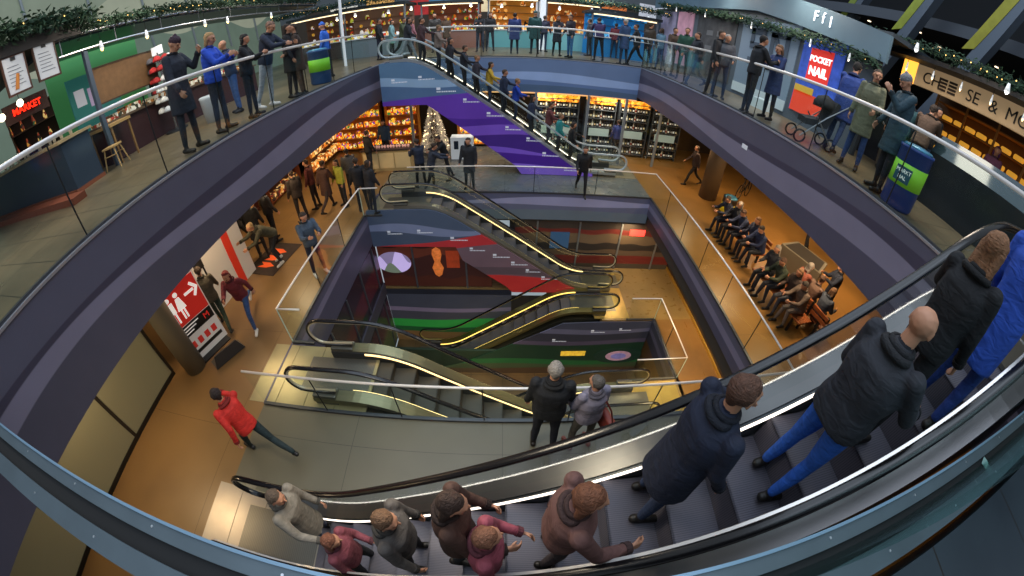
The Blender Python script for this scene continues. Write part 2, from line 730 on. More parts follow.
def coat_mesh(J, kind, fem, girth, hi):
    bm = bmesh.new()
    pel, up, Wd, Dp = J['pel'], J['up'], J['Wd'], J['Dp']
    sw = J['sw']
    g = girth * 1.0
    q = .022
    sit = abs(J['legs'][0][1].z - J['legs'][0][0].z) < .2
    rings = []
    hem = {'jacket': -.06, 'coat': -.34, 'long': -.52, 'vest': -.02}[kind]
    if sit:
        hem = -.08
    if hem < -.1:
        rings += [(pel + Vector((0, .0, hem)), Wd * (.205 if fem else .2) * g, Dp * .17 * g), (pel + Vector((0, 0, hem * .5)), Wd * (.19 * g), Dp * .155 * g)]
    else:
        rings += [(pel + up * hem, Wd * (.178 * g), Dp * (.138 * g))]
    rings += [(pel + up * .04, Wd * (.175 * g + q * .4), Dp * (.128 * g + q * .4)), (pel + up * .17, Wd * (.152 * g + q * .6), Dp * (.112 * g + q)), (pel + up * .31, Wd * (.166 * g + q), Dp * (.122 * g + q)),
              (pel + up * .42, Wd * (sw + .008), Dp * (.115 * g + q)), (pel + up * .5, Wd * (sw - .03), Dp * .09), (pel + up * .545, Wd * .078, Dp * .068), (pel + up * .575, Wd * .07, Dp * .066)]
    add_loft(bm, rings)
    for sh, elb, wr, M, sgn in J['arms']:
        e2 = elb + (wr - elb) * .9
        add_cap(bm, Cap(sh, elb, .068, .056, 0))
        add_cap(bm, Cap(elb, e2, .056, .043, 0))
    me = remesh(bm, .014 if hi else .026, 3 if hi else 1)
    # collar, hood and hem welded on as trim of the same garment
    bm = bmesh.new()
    bm.from_mesh(me)
    n0 = len(bm.faces)

    def ring(c, wv, dv, r, tilt=None, seg=18):
        vs = []
        for i in range(seg):
            a = i * 2 * math.pi / seg
            o = wv * math.cos(a) + dv * math.sin(a)
            n = o.normalized()
            vs.append([bm.verts.new(c + o + (n * math.cos(b_) + up * math.sin(b_)) * r) for b_ in (0, math.pi / 3, 2 * math.pi / 3, math.pi, 4 * math.pi / 3, 5 * math.pi / 3)])
        for i in range(seg):
            A, B = vs[i], vs[(i + 1) % seg]
            for k in range(6):
                f = bm.faces.new([A[k], B[k], B[(k + 1) % 6], A[(k + 1) % 6]])
                f.material_index = 1
                f.smooth = True
    ring(pel + up * .555 - Dp * .004, Wd * .078, Dp * .07, .02)
    if hi:
        ring(pel + up * .53 - Dp * .045, Wd * .095, Dp * .06, .026)
        for sh, elb, wr, M, sgn in J['arms']:
            ax = (wr - elb).normalized()
            u_ = ax.orthogonal().normalized()
            w_ = ax.cross(u_)
            c0 = elb + (wr - elb) * .93
            vs = []
            for i in range(12):
                a = i * math.pi / 6
                n = u_ * math.cos(a) + w_ * math.sin(a)
                vs.append([bm.verts.new(c0 + ax * t_ + n * r_) for t_, r_ in ((-.03, .044), (-.03, .05), (.02, .047), (.02, .038))])
            for i in range(12):
                A, B = vs[i], vs[(i + 1) % 12]
                for k in range(3):
                    f = bm.faces.new([A[k], B[k], B[k + 1], A[k + 1]])
                    f.material_index = 1
    bmesh.ops.recalc_face_normals(bm, faces=bm.faces)
    bm.to_mesh(me)
    bm.free()
    return me


def hair_mesh(J, kind, hi):
    bm = bmesh.new()
    HM, hd = J['HM'], J['head']
    X, Y, Z = HM @ Vector((1, 0, 0)), HM @ Vector((0, 1, 0)), HM @ Vector((0, 0, 1))
    if kind == 'beanie':
        add_cap(bm, Cap(hd - Y * .02 + Z * .055, hd + Y * .012 + Z * .06, .088, .082, 0))
        add_cap(bm, Cap(hd - Y * .02 + Z * .11, hd - Y * .02 + Z * .135, .05, .03, 0))
    else:
        add_cap(bm, Cap(hd - Y * .032 + Z * .036, hd - Y * .002 + Z * .05, .088, .074, 0))
        for s in (-1, 1):
            add_cap(bm, Cap(hd + X * s * .062 - Y * .02 + Z * .05, hd + X * s * .07 - Y * .028 + Z * .0, .03, .018, 0))
        add_cap(bm, Cap(hd - Y * .055 + Z * .0, hd - Y * .05 - Z * .045, .06, .04, 0))
        if kind in ('bob', 'long'):
            dn = -.1 if kind == 'bob' else -.2
            for s in (-1, 0, 1):
                add_cap(bm, Cap(hd + X * s * .058 - Y * .04 + Z * .0, hd + X * s * .07 - Y * (.06 if kind == 'long' else .045) + Z * dn, .042, .03, 0))
        if kind == 'bun':
            add_cap(bm, Cap(hd - Y * .11 + Z * .05, hd - Y * .125 + Z * .05, .035, .035, 0))
    return remesh(bm, .011 if hi else .02, 2)


PC = {}


def dim(c):
    v = [int(c[i:i + 2], 16) for i in (0, 2, 4)]
    return ''.join('%02x' % int(x * .62) for x in v)


N_PEOPLE = [0]


def person(loc, face, label, pose='stand', top='2b2e3a', bot='20242e', hair='3a2c22', hk='short', coat='jacket', height=1.75, fem=False, girth=1.0, skin='a', hi=False,
           shoes='1a1614', group=None, name='person', trim=None):
    """face: heading in degrees, 0 = +Y, 90 = -X"""
    kb = (pose, fem, girth, hi)
    if kb not in PC:
        PC[kb] = body_mesh(*kb)
    me0, J = PC[kb]
    if ('c', coat) + kb not in PC:
        PC[('c', coat) + kb] = coat_mesh(J, coat, fem, girth, hi)
    kh = ('h', hk, pose, fem, hi)
    if hk != 'bald' and kh not in PC:
        PC[kh] = hair_mesh(J, hk, hi)
    s = height / 1.75
    root = thing(name, label, 'person', loc, R(face), group)
    root.scale = (s, s, s)
    skm = mat(SKIN[skin], .55)
    me = me0.copy()
    b = link('body', me, [mat(top, .8), skm, cloth(bot, .85, 9), mat(shoes, .5), mat('1a1210', .3), mat('8a4a40', .5)], root)
    cm = PC[('c', coat) + kb].copy()
    c = link('coat' if coat in ('coat', 'long') else 'jacket', cm, [cloth(top), cloth(trim or dim(top), .85, 20)], root)
    h = None if hk == 'bald' else link('beanie' if hk == 'beanie' else 'hair', PC[kh].copy(), cloth(hair, .75, 26, .8, .3), root)
    for o in (x for x in (b, c, h) if x):
        o.location.z = J['dz']
    if POSES[pose].get('sit'):
        # seated: the root stands where the feet are; shift the body so the seat sits behind it
        pass
    N_PEOPLE[0] += 1
    return root


# ---------------------------------------------------------------- the hall: slabs, fascias, walls
XL, XR, YB = -4.56, 5.16, 14.65                       # opening of the top level
AL, AR, AY0, AY1 = -4.37, 5.14, 3.0, 11.3             # opening of level -1
F0 = 1.33                                             # fascia height, top level
fl0 = floormat('5c5240', '7d6d54', (1.2, .6), .3, '2c2925', .014, .5)
fl1 = floormat('6e5334', '8f6f45', (2.4, 2.4), .3, '4a2f16', .006, .35, 3)
fl1g = floormat('5b5747', '6a6553', (2.4, 2.4), .34, '3d382f', .008, .4, 3)
fl2 = floormat('7d6842', '93794c', None, .28)
fl3 = floormat('4e3c24', '6e5432', (1.2, 1.2), .35)
dk = mat('1b1c20', .7)
ceilm = mat('3c3833', .8)


def slab(name, x0, x1, y0, y1, z0, z1, m):
    return struct(name, MB().box(x0, x1, y0, y1, z0, z1), m)


W = 24
# top level floor (three sides around the opening and the platform the photographer stands on)
slab('floor_top_left', -W, XL - .02, -6, 32, -.25, 0, fl0)
slab('floor_top_right', XR + .02, W, -.17, 32, -.25, 0, fl0)
slab('floor_top_back', XL - .02, XR + .02, YB + .02, 32, -.25, 0, fl0)
slab('floor_top_near', -.7, W, -6, -.22, -.25, -.02, floormat('1c2730', '28343c', (.9, .9), .35))
# undersides
for nm, b in (('ceiling_lower_left', (-W, XL - .05, -6, 32)), ('ceiling_lower_right', (XR + .05, W, -6, 32)), ('ceiling_lower_back', (XL - .05, XR + .05, YB + .05, 32))):
    slab(nm, b[0], b[1], b[2], b[3], -1.21 if 'right' in nm else -F0, -.26, ceilm)
# fascias with the painted wave bands
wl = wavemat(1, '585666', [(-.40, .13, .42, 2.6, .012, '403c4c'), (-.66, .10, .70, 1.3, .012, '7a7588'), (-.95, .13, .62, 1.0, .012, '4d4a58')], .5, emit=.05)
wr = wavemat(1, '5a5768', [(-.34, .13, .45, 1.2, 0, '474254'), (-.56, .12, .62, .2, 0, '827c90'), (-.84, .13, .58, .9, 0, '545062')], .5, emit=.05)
wb = wavemat(0, '566a8c', [(-.62, .06, .8, .6, 0, '7d93ba'), (-.86, .05, .7, 2.0, 0, '4f658c'), (-1.08, .03, .6, 1.0, 0, '40546f')], .45, emit=.28)  # emission brightens this fascia, which is no lamp
struct('trim_1', MB().box(XL - .05, XL, -6, YB, -F0, 0), wl)
struct('trim_2', MB().box(XR, XR + .05, -.17, YB, -1.21, 0), wr)
struct('trim_3', MB().box(XL, XR, YB, YB + .05, -F0, 0), wb)
# bright edge profile on the fascia tops
edge = mat('c9ccd4', .3, .7)
struct('trim_4', MB().box(XL - .03, XL + .015, -6, YB, -.012, .02).box(XR - .015, XR + .03, .2, YB, -.012, .02).box(XL, XR, YB - .015, YB + .03, -.012, .02), edge)
struct('trim_5', MB().box(-4.3, XR, YB - .02, YB + .08, -F0 - .05, -F0), mat('e0a468', .5, emit=.9))

lbl = thing('fascia_label', 'small white label stuck on the right hand fascia', 'label', (XR - .005, 7.0, -.62))
MB().box(-.004, .0, -.11, .11, -.05, .05).build('card', mat('e4e6ea', .5, emit=.15), lbl)
# level -1
slab('floor_lower_left', -W, AL, -8, 20, L1 - .3, L1, fl1)
slab('floor_lower_right', AR, W, -8, 20, L1 - .3, L1, floormat('85602f', 'a2733a', (2.4, 2.4), .3, '6a4a28', .006, .35, 3))
slab('floor_lower_back', AL, AR, AY1, 20, L1 - .3, L1, floormat('5c666c', '7c7668', (1.2, 1.2), .25, '3a3a3a', .01, .6))  # cool blue-grey tint paints the floor's reflection into its colour
slab('floor_lower_near', AL, AR, -8, AY0, L1 - .3, L1, fl1g)
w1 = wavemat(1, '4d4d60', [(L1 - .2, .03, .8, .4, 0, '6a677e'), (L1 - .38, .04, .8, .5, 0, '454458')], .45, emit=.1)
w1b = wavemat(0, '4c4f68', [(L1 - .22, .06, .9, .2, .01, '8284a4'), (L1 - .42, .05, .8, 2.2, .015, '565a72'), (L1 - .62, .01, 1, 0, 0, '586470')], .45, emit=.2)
T1 = .66
struct('trim_6', MB().box(AL - .02, AL + .025, AY0, AY1, L1 - 1.15, L1 + .012), w1)
struct('trim_7', MB().box(AR - .025, AR + .02, AY0, AY1, L1 - T1, L1 + .012), w1)
struct('trim_8', MB().box(AL, AR, AY1 - .025, AY1 + .02, L1 - 1.0, L1 + .012), w1b)
struct('trim_9', MB().box(AL, AR, AY0 - .02, AY0 + .025, L1 - 1.0, L1 + .012), w1)
slab('ceiling_middle_right', AR + .05, 7.2, AY0 - 4, AY1 + 1, L1 - 1.1, L1 - .31, ceilm)
slab('ceiling_middle_back', AL, 7.2, AY1 + .05, 13.0, L1 - 1.1, L1 - .31, ceilm)
slab('ceiling_middle_near', AL, 7.2, -4, AY0 - .05, L1 - 1.1, L1 - .31, ceilm)

# level -2 : landing on the right
slab('floor_basement_right', 3.3, 6.7, 8.54, 11.5, L2 - .3, L2, fl2)
slab('floor_basement_walkway', 5.17, 6.7, -2, 8.54, L2 - .3, L2, floormat('765630', '876438', None, .3))
slab('floor_basement_near', 3.3, 5.17, -2, 6.05, L2 - .3, L2, fl2)
slab('floor_basement_plate', AL, .3, 10.12, 11.5, L2 - .3, L2, fl2)
bronze = mat('3c2c1e', .4, .3)
# right wall of level -2: bronze base, dark glass strip, red band
struct('wall_right_base', MB().box(6.7, 6.8, -2, 11.5, L2, L1 - 1.0), wavemat(2, '3a2a22', [], .4))
struct('trim_10', MB().box(6.66, 6.7, -2, 11.5, L2 + 1.15, L2 + 1.5), mat('8f1d22', .5, emit=.25))
struct('trim_11', MB().box(6.66, 6.7, -2, 11.5, L2, L2 + .12), mat('caa24e', .35, .6))
# back wall of level -2 behind the landing
struct('wall_back_basement', MB().box(.2, 6.8, 11.5, 11.6, L2, L1 - .9), mat('2a2326', .5))
# atrium side walls down to level -3
struct('wall_left_basement', MB().box(AL - .14, AL - .04, AY0, 10.2, L3, L1 - 1.1), mat('221f28', .4))
struct('wall_back_deep', MB().box(AL, .3, 10.12, 10.2, L3, L2 - .05), wavemat(0, '3a3d4a', [(L2 - .95, .05, 1.1, .3, .0, '6a6076'), (L2 - 1.15, .05, 1.1, .4, .0, '3c3c46'), (L2 - 1.55, .05, 1.4, 2.0, .02, '2c8a3c'), (L2 - 1.95, .06, 1.0, .3, .01, '1d4f2a'), (L2 - 2.25, .04, 1.0, .3, .0, '6b4f30')], .5, emit=.25))
struct('wall_middle_deep', MB().box(AL, 5.17, 8.56, 8.66, L3, L2 - 1.6), mat('24372a', .5))
struct('wall_right_deep', MB().box(5.17, 5.27, 3.0, 8.6, L3, L2 - .0), wavemat(1, '5a3f1e', [(L3 + 1.1, .05, 1, 0, 0, '3f2c16')], .45))
slab('floor_bottom', AL, 5.3, -2, 13, L3 - .2, L3, fl3)
struct('trim_12', MB().box(5.13, 5.17, 6.05, 8.54, L2 - .9, L2).box(3.3, 5.17, 6.05, 6.09, L2 - .9, L2), wavemat(0, '40424f', [(L2 - .3, .05, 1.3, 0, 0, '59586c'), (L2 - .5, .05, 1.3, .3, 0, '34343f')], .45))

# level -1 outer walls
struct('wall_left', MB().box(-7.32, -7.22, -8, 3.35, L1, -F0), mat('8f9078', .5))
struct('wall_left_far', MB().box(-12.1, -12, 3.3, 20, L1, -F0), mat('2a1e16', .8))
struct('wall_right', MB().box(12.0, 12.1, -8, 20, L1, -F0), mat('4a3524', .8))
struct('wall_back', MB().box(-12, 12, 17.6, 17.7, L1, -F0), mat('35271b', .8))
struct('wall_near_lower', MB().box(-12, 12, -4.1, -4.0, L1, -F0), mat('4e4438', .8))
struct('baseboard_left', MB().box(-7.22, -7.16, -8, 3.35, L1, L1 + .1), mat('14120f', .5))
lit = mat('8d8b70', .4, emit=.05)
for i, (a, b) in enumerate(((-3.6, -.55), (-.47, 1.62), (1.70, 3.3))):
    p = thing('wall_panel', ['tall cream wall panel at the lower left behind the grey balustrade edge', 'cream wall panel between two dark joints in the lower left', 'cream wall panel beside the round pillar'][i], 'wall panel', (-7.2, (a + b) / 2, L1))
    h = (b - a) / 2
    MB().box(-.02, .02, -h, h, .1, 2.79, .008).build('panel_face', lit, p)
    MB().box(-.02, .035, h, h + .07, .1, 2.79).build('joint_strip', mat('26221c', .5), p)
struct('pillar_left', MB().lathe([(.25, 0), (.25, 2.8)], (-6.62, 3.6, L1), 28), mat('6f6a5c', .5), smooth=True)
struct('pillar_right', MB().lathe([(.36, 0), (.36, 2.8)], (7.75, 11.9, L1), 24), mat('5d4a34', .6), smooth=True)
# upper hall: far walls and a high vault so that nothing floats in a void
hall = mat('454a50', .9)
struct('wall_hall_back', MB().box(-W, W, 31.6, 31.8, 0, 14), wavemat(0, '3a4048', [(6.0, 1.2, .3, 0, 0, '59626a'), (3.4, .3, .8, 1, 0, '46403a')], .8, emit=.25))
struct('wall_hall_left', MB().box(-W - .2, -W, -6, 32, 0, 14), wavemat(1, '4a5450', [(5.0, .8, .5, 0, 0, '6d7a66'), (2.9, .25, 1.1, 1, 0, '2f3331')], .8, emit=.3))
struct('wall_hall_right', MB().box(W, W + .2, -6, 32, 0, 14), mat('2a2d33', .8))

# the beam right under the camera with the slot that holds the glass
bm_ = thing('balustrade_beam', 'blue grey metal edge beam with a dark glazing slot sweeping across the bottom of the picture', 'beam', (0, 0, 0))
bl = mat('56636a', .4, .3, noise=.12, scale=3)
MB().box(XL - .3, 9.5, .005, .065, -.35, 0).build('front_rail', bl, bm_)
MB().box(XL - .3, 9.5, .065, .078, -.02, .012).build('light_edge', mat('7896ac', .3, .3, emit=.08), bm_)
MB().box(XL - .3, 9.5, -.17, -.075, -.35, 0).build('rear_rail', bl, bm_)
MB().box(XL - .3, 9.5, -.075, .005, -.35, -.03).build('slot', mat('08090b', .7), bm_)
sc_ = MB()
x = -4.4
while x < 9:
    sc_.lathe([(.006, 0), (.006, .004)], (x, .04, 0), 8)
    sc_.lathe([(.006, 0), (.006, .004)], (x + .3, -.12, 0), 8)
    x += .62
sc_.build('screw_head', mat('d7dde2', .3, .9), bm_)
gl = thing('glass_balustrade', 'clear glass pane standing in the slot of the blue grey beam at lower right', 'balustrade', (0, -.035, 0))
for i in range(3):
    MB().box(.62 + i * 1.6, .62 + i * 1.6 + 1.57, -.008, .008, -.03, 1.1).build('glass_pane', glassmat((.80, .93, .90), .2), gl)
MB().tube([(.6, 0, 1.13), (5.5, 0, 1.13)], .022).build('handrail', STEEL, gl)


# ---------------------------------------------------------------- glass balustrades
def balustrade(label, pts, z, h, step=1.5, tube=.021, shoe=True, tint=(.88, .95, .93), offs=0.0):
    """pts = list of floor corners; one thing with a glass pane per bay"""
    root = thing('glass_balustrade', label, 'balustrade', (pts[0][0], pts[0][1], z))
    z = 0
    o = Vector((pts[0][0], pts[0][1]))
    P = [Vector(p) - o for p in pts]
    gm = glassmat(tint, .12)
    jm = mat('15181a', .4)
    for a, b in zip(P, P[1:]):
        d = b - a
        n = max(1, round(d.length / step))
        for i in range(n):
            p = a + d * (i / n)
            q = a + d * ((i + 1) / n)
            t = (q - p).normalized() * .012
            p2, q2 = p + t, q - t
            m = MB()
            m.quad((p2.x, p2.y, .02), (q2.x, q2.y, .02), (q2.x, q2.y, h - .02), (p2.x, p2.y, h - .02))
            m.build('glass_pane', gm, root)
            if i:
                MB().tube([(p.x, p.y, .0), (p.x, p.y, h - .02)], .0105, 6).build('joint_post', jm, root)
        if shoe:
            t = d.normalized()
            nrm = Vector((-t.y, t.x)) * .03
            m = MB()
            m.prism([(a.x + nrm.x, a.y + nrm.y), (b.x + nrm.x, b.y + nrm.y), (b.x - nrm.x, b.y - nrm.y), (a.x - nrm.x, a.y - nrm.y)], 2, 0, .05)
            m.build('base_shoe', mat('4a4c50', .4, .5), root)
    for p in P[1:-1]:
        MB().tube([(p.x, p.y, 0), (p.x, p.y, h)], .012, 6).build('corner_edge', mat('a9c0b4', .3, emit=.1), root)
    MB().tube([(p.x, p.y, h) for p in P], tube, 10).build('handrail', mat('dcd8d4', .35, .35, emit=.12), root, smooth=True)  # tube glows slightly to read as bright steel
    return root


H0 = 1.19
balustrade('long glass balustrade with steel handrail along the left side of the top level', [(XL - .06, -5.5), (XL - .06, 13.0)], 0, H0, 1.55, .03)
balustrade('long glass balustrade with steel handrail along the right side of the top level', [(XR + .06, 1.36), (XR + .06, YB + .06)], 0, H0, 2.05, .03)
balustrade('straight glass balustrade at the far side of the top level, people leaning on it', [(-3.0, YB + .08), (XR + .06, YB + .08)], 0, H0, 2.0, .036)
H1 = .955
balustrade('glass balustrade with a square corner along the left of the middle level', [(AL + .55, 4.52), (AL + .02, 4.52), (AL + .02, 9.72), (AL + .62, 9.72)], L1, H1, 1.6, .021)
balustrade('glass balustrade across the far side of the middle level, below the wine shop', [(-3.2, AY1 - .02), (AR - .0, AY1 - .02)], L1, H1, 2.1, .021)
balustrade('glass balustrade along the benches on the right of the middle level', [(AR - .02, AY1 - .02), (AR - .02, AY0)], L1, H1, 1.35, .021)
balustrade('glass balustrade on the near side of the middle level where the couple looks down', [(AL + .02, AY0 - .0), (AR - .02, AY0)], L1, H1, 1.45, .021)
balustrade('small glass balustrade around the stair opening on the lowest landing', [(4.15, 8.54), (5.19, 8.54), (5.19, 6.03), (3.65, 6.03)], L2, .97, 1.3, .02, tint=(.93, .93, .85))
# ---------------------------------------------------------------- escalators
SL = math.tan(R(35.2))


def escalator(label, xa, d, zt, zb, yn, yf, et, eb, clad=None, clad_z=None, hr=.89, group='escalators of the atrium', light='ffe2a0', lp=9, rail='b9bcc0', skirt='8d8f92', steps=True, truss='3f4650', depth=.95, stepc='5c5a62', bothlights=True, inner=0.0, gem=.12, railsheen=None):
    """xa: x where the slope starts at the top; d: +1 when it runs down towards +x; et/eb: flat length beyond the knees"""
    U = (zt - zb) / SL
    b = .55

    def P(u):
        if u < -b:
            return 0.0
        if u < b:
            return -SL * (u + b) ** 2 / (4 * b)
        if u < U - b:
            return -SL * u
        if u < U + b:
            return -(zt - zb) + SL * (U + b - u) ** 2 / (4 * b)
        return -(zt - zb)
    ym = (yn + yf) / 2
    hw = abs(yf - yn) / 2
    root = thing('escalator', label, 'escalator', (xa, ym, zt), 0, group)
    ny, fy = -hw, hw

    def us(u0, u1, n=56):
        k = [u0 + (u1 - u0) * i / n for i in range(n + 1)]
        return k

    def sweep(name, m, u0, u1, sec, n=56, smooth=False):
        """sec: list of (y, dz) forming a closed section in the vertical plane"""
        bm = bmesh.new()
        rings = [[bm.verts.new((d * u, y, P(u) + z)) for y, z in sec] for u in us(u0, u1, n)]
        k = len(sec)
        for A, B in zip(rings, rings[1:]):
            for i in range(k):
                bm.faces.new([A[i], A[(i + 1) % k], B[(i + 1) % k], B[i]])
        bm.faces.new(rings[0])
        bm.faces.new(rings[-1][::-1])
        return link(name, me_from(bm, name, smooth), m, root)

    def rect(y0, y1, z0, z1):
        return [(y0, z0), (y1, z0), (y1, z1), (y0, z1)]
    Rn = .31
    # loop path of the handrail: (u, z relative)
    def loop(h, r):
        pts = []
        ct, cb = -et, U + eb
        zc = h - r
        pts.append((ct + .55, zc - r + .02))
        for i in range(0, 13):
            a = -math.pi / 2 - math.pi * i / 12
            pts.append((ct + r * math.cos(a), zc + r * math.sin(a)))
        for u in us(ct + .1, cb - .1, 60):
            pts.append((u, P(u) + h))
        zb_ = -(zt - zb)
        for i in range(0, 13):
            a = math.pi / 2 - math.pi * i / 12
            pts.append((cb + r * math.cos(a), zb_ + zc + r * math.sin(a)))
        pts.append((cb - .55, zb_ + zc - r + .02))
        return pts

    def path_sweep(name, m, pts, w, t, y, smooth=False):
        bm = bmesh.new()
        rings = []
        for i, (u, z) in enumerate(pts):
            a = pts[max(i - 1, 0)]
            c = pts[min(i + 1, len(pts) - 1)]
            tx, tz = c[0] - a[0], c[1] - a[1]
            L = math.hypot(tx, tz) or 1
            nx, nz = -tz / L, tx / L
            ring = []
            for (oy, on) in ((-w, -t * .5), (-w * .8, -t), (w * .8, -t), (w, -t * .5), (w, t * .4), (w * .7, t), (-w * .7, t), (-w, t * .4)):
                ring.append(bm.verts.new((d * (u + nx * on), y + oy, z + nz * on)))
            rings.append(ring)
        for A, B in zip(rings, rings[1:]):
            for i in range(8):
                bm.faces.new([A[i], A[(i + 1) % 8], B[(i + 1) % 8], B[i]])
        bm.faces.new(rings[0])
        bm.faces.new(rings[-1][::-1])
        return link(name, me_from(bm, name, smooth), m, root)
    gm = glassmat((.90, .96, .92), .12)
    for y, s in ((ny, 1), (fy, -1)):
        path_sweep('handrail', mat(railsheen, .3, .4, emit=.08) if railsheen else RUBBER, loop(hr, Rn), .04, .02, y, True)  # pale tint and faint glow paint the sheen on black rubber
        path_sweep('handrail_guide', mat(rail if s > 0 or not inner else '26262a', .25, .5, emit=gem), loop(hr - .03, Rn - .03), .022 if not inner else .014, .016, y + (inner if s > 0 else 0))  # bright line of the steel helped by a glow put into it
        # glass: strip below the rail plus round ends
        bm = bmesh.new()
        lp_ = loop(hr - .04, Rn - .04)
        ring = [bm.verts.new((d * u, y, z)) for u, z in lp_]
        low = []
        for u, z in lp_:
            uu = min(max(u, -et + .0), U + eb - .0)
            low.append(bm.verts.new((d * uu, y, P(uu) + .2)))
        for i in range(len(ring) - 1):
            try:
                bm.faces.new([ring[i], ring[i + 1], low[i + 1], low[i]])
            except ValueError:
                pass
        link('balustrade_glass', me_from(bm), gm, root)
        # decks and skirt
        sweep('outer_deck', mat(skirt, .3, .8), -et + .1, U + eb - .1, rect(y - s * .12, y + s * .10, .10, .20))
        sweep('skirt', mat('4d4f52', .35, .7), -et + .1, U + eb - .1, rect(y + s * .10, y + s * .125, -.12, .18))
        if light and (bothlights or s < 0):
            sweep('skirt_light', mat(light, .4, emit=lp), -b, U + b * .9, rect(y + s * .126, y + s * .140, .135, .175))
        MB().box(min(d * (-et + .1), d * (-et + .55)), max(d * (-et + .1), d * (-et + .55)), y - .11, y + .11, .02, .26, .02).build('newel_base', mat('6d6a62', .35, .7), root)
        zb_ = -(zt - zb)
        MB().box(min(d * (U + eb - .1), d * (U + eb - .55)), max(d * (U + eb - .1), d * (U + eb - .55)), y - .11, y + .11, zb_ + .02, zb_ + .26, .02).build('newel_base', mat('6d6a62', .35, .7), root)
    # truss: side and underside
    if clad is None:
        sweep('truss', mat(truss, .45, .4), -et + .05, U + .2, rect(ny - .11, fy + .11, -depth, -.14))
    else:
        sweep('truss', mat(truss, .45, .4), -.6, U - .2, rect(ny + .17, fy + .11, -depth, -.14))
    # steps
    if steps:
        sw = hw - .135
        bmx = MB()
        bmx.box(0, .405, -sw, sw, -.02, 0)
        rs = .405 * SL
        bmx.prism([(.405, 0), (.405, -rs - .02), (.37, -rs - .02), (.385, 0)], 1, -sw, sw)
        stepme = me_from(bmx.bm, 'step')
        stepme.materials.append(ribmat(stepc, 1, .018, .5, .25, .6))
        n = int((U + .8) / .405)
        for i in range(n + 1):
            u = -.4 + i * .405
            z = P(u + .2)
            o = bpy.data.objects.new('step', stepme)
            COL.objects.link(o)
            o.parent = root
            o.location = (u, 0, z)
            if d < 0:
                o.location = (-u, 0, z)
                o.scale = (-1, 1, 1)
    for (u0, u1, zz) in ((-et - .35, -.35, 0), (U + .4, U + eb + .35, -(zt - zb))):
        m = MB()
        m.box(min(d * u0, d * u1), max(d * u0, d * u1), -hw + .13, hw - .13, zz - .03, zz + .012)
        m.build('landing_plate', ribmat('77756c', 0, .03, .35, .7, .8), root)
    return root, P, U


def plane_clad(name, label, pts, y, m, cat='cladding', texts=()):
    root = thing(name, label, cat, (pts[0][0], y, pts[0][1]))
    o = pts[0]
    mm = MB()
    mm.prism([(p[0] - o[0], p[1] - o[1]) for p in pts], 1, -.02, .02)
    ob = mm.build('panel', m, root)
    wt = mat('c9cfdc', .6, emit=.25)
    texts = [(x, z, s * .72) for x, z, s in texts]
    for (x, z, s) in texts:
        t = MB()
        t.box(x - o[0], x - o[0] + .16 * s, -.026, -.021, z - o[1], z - o[1] + .1 * s)
        t.build('caption_mark', wt, root)
        t = MB()
        xx = 0
        for k in range(11):
            w = (.05, .07, .035, .06)[k % 4] * s
            t.box(x - o[0] + xx, x - o[0] + xx + w, -.026, -.021, z - o[1] - .10 * s, z - o[1] - .05 * s)
            xx += w + .018 * s
        t.build('caption_line', wt, root)
    return root


def objwave(base, layers, o, **k):
    """wave print in world heights for a panel whose mesh origin sits at o"""
    return wavemat(0, base, [(z - o[1], a, f, ph + f * o[0], sl, c) for z, a, f, ph, sl, c in layers], **k)


# E1 : top level down to the middle level, full of riders
e1, P1, U1 = escalator('upper escalator crowded with riders above the purple cladding', -2.98, 1, L0, L1, 13.1, 14.15, 1.05, 1.45, clad=1, light='fff0d8', lp=2.2, rail='c7d2da', skirt='c9ccd0', group='escalators descending to the right', railsheen='9aa8ae')
# side cladding of E1 : blue grey on top, purple waves below
def deckline(xa, U, zt, zb, x, off):
    u = x - xa
    b = .55
    if u < -b: z = zt
    elif u < b: z = zt - SL * (u + b) ** 2 / (4 * b)
    elif u < U - b: z = zt - SL * u
    elif u < U + b: z = zb + SL * (U + b - u) ** 2 / (4 * b)
    else: z = zb
    return z + off


top = [(x, deckline(-2.98, U1, L0, L1, x, .1)) for x in [-4.3, -3.6, -3.3, -3.0, -2.7, -2.4, -1.5, -.5, .5, 1.5, 2.1, 2.4, 2.7, 3.0, 3.3]]
pts1 = top + [(3.3, L1 + .02), (.62, L1 + .02), (.37, -3.77), (-2.72, -1.46), (-4.3, -1.42)]
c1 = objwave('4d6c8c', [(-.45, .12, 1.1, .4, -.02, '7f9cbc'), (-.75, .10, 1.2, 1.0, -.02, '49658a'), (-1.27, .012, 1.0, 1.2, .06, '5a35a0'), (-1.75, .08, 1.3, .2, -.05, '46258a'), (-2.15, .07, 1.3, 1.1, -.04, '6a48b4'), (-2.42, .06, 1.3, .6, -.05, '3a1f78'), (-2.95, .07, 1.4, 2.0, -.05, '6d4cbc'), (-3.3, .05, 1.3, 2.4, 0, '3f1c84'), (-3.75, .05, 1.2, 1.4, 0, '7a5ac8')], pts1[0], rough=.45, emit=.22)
plane_clad('escalator_cladding', 'triangular side cladding with purple wave bands under the upper escalator', pts1, 12.93, c1, texts=[(-3.9, -.55, 1), (-2.95, -.5, 1), (-2.35, -.95, 1.2), (-1.45, -1.35, 1), (-.65, -1.85, 1.1), (.0, -2.35, 1), (.75, -2.75, 1), (1.35, -3.3, 1.1), (2.2, -3.85, 1)])
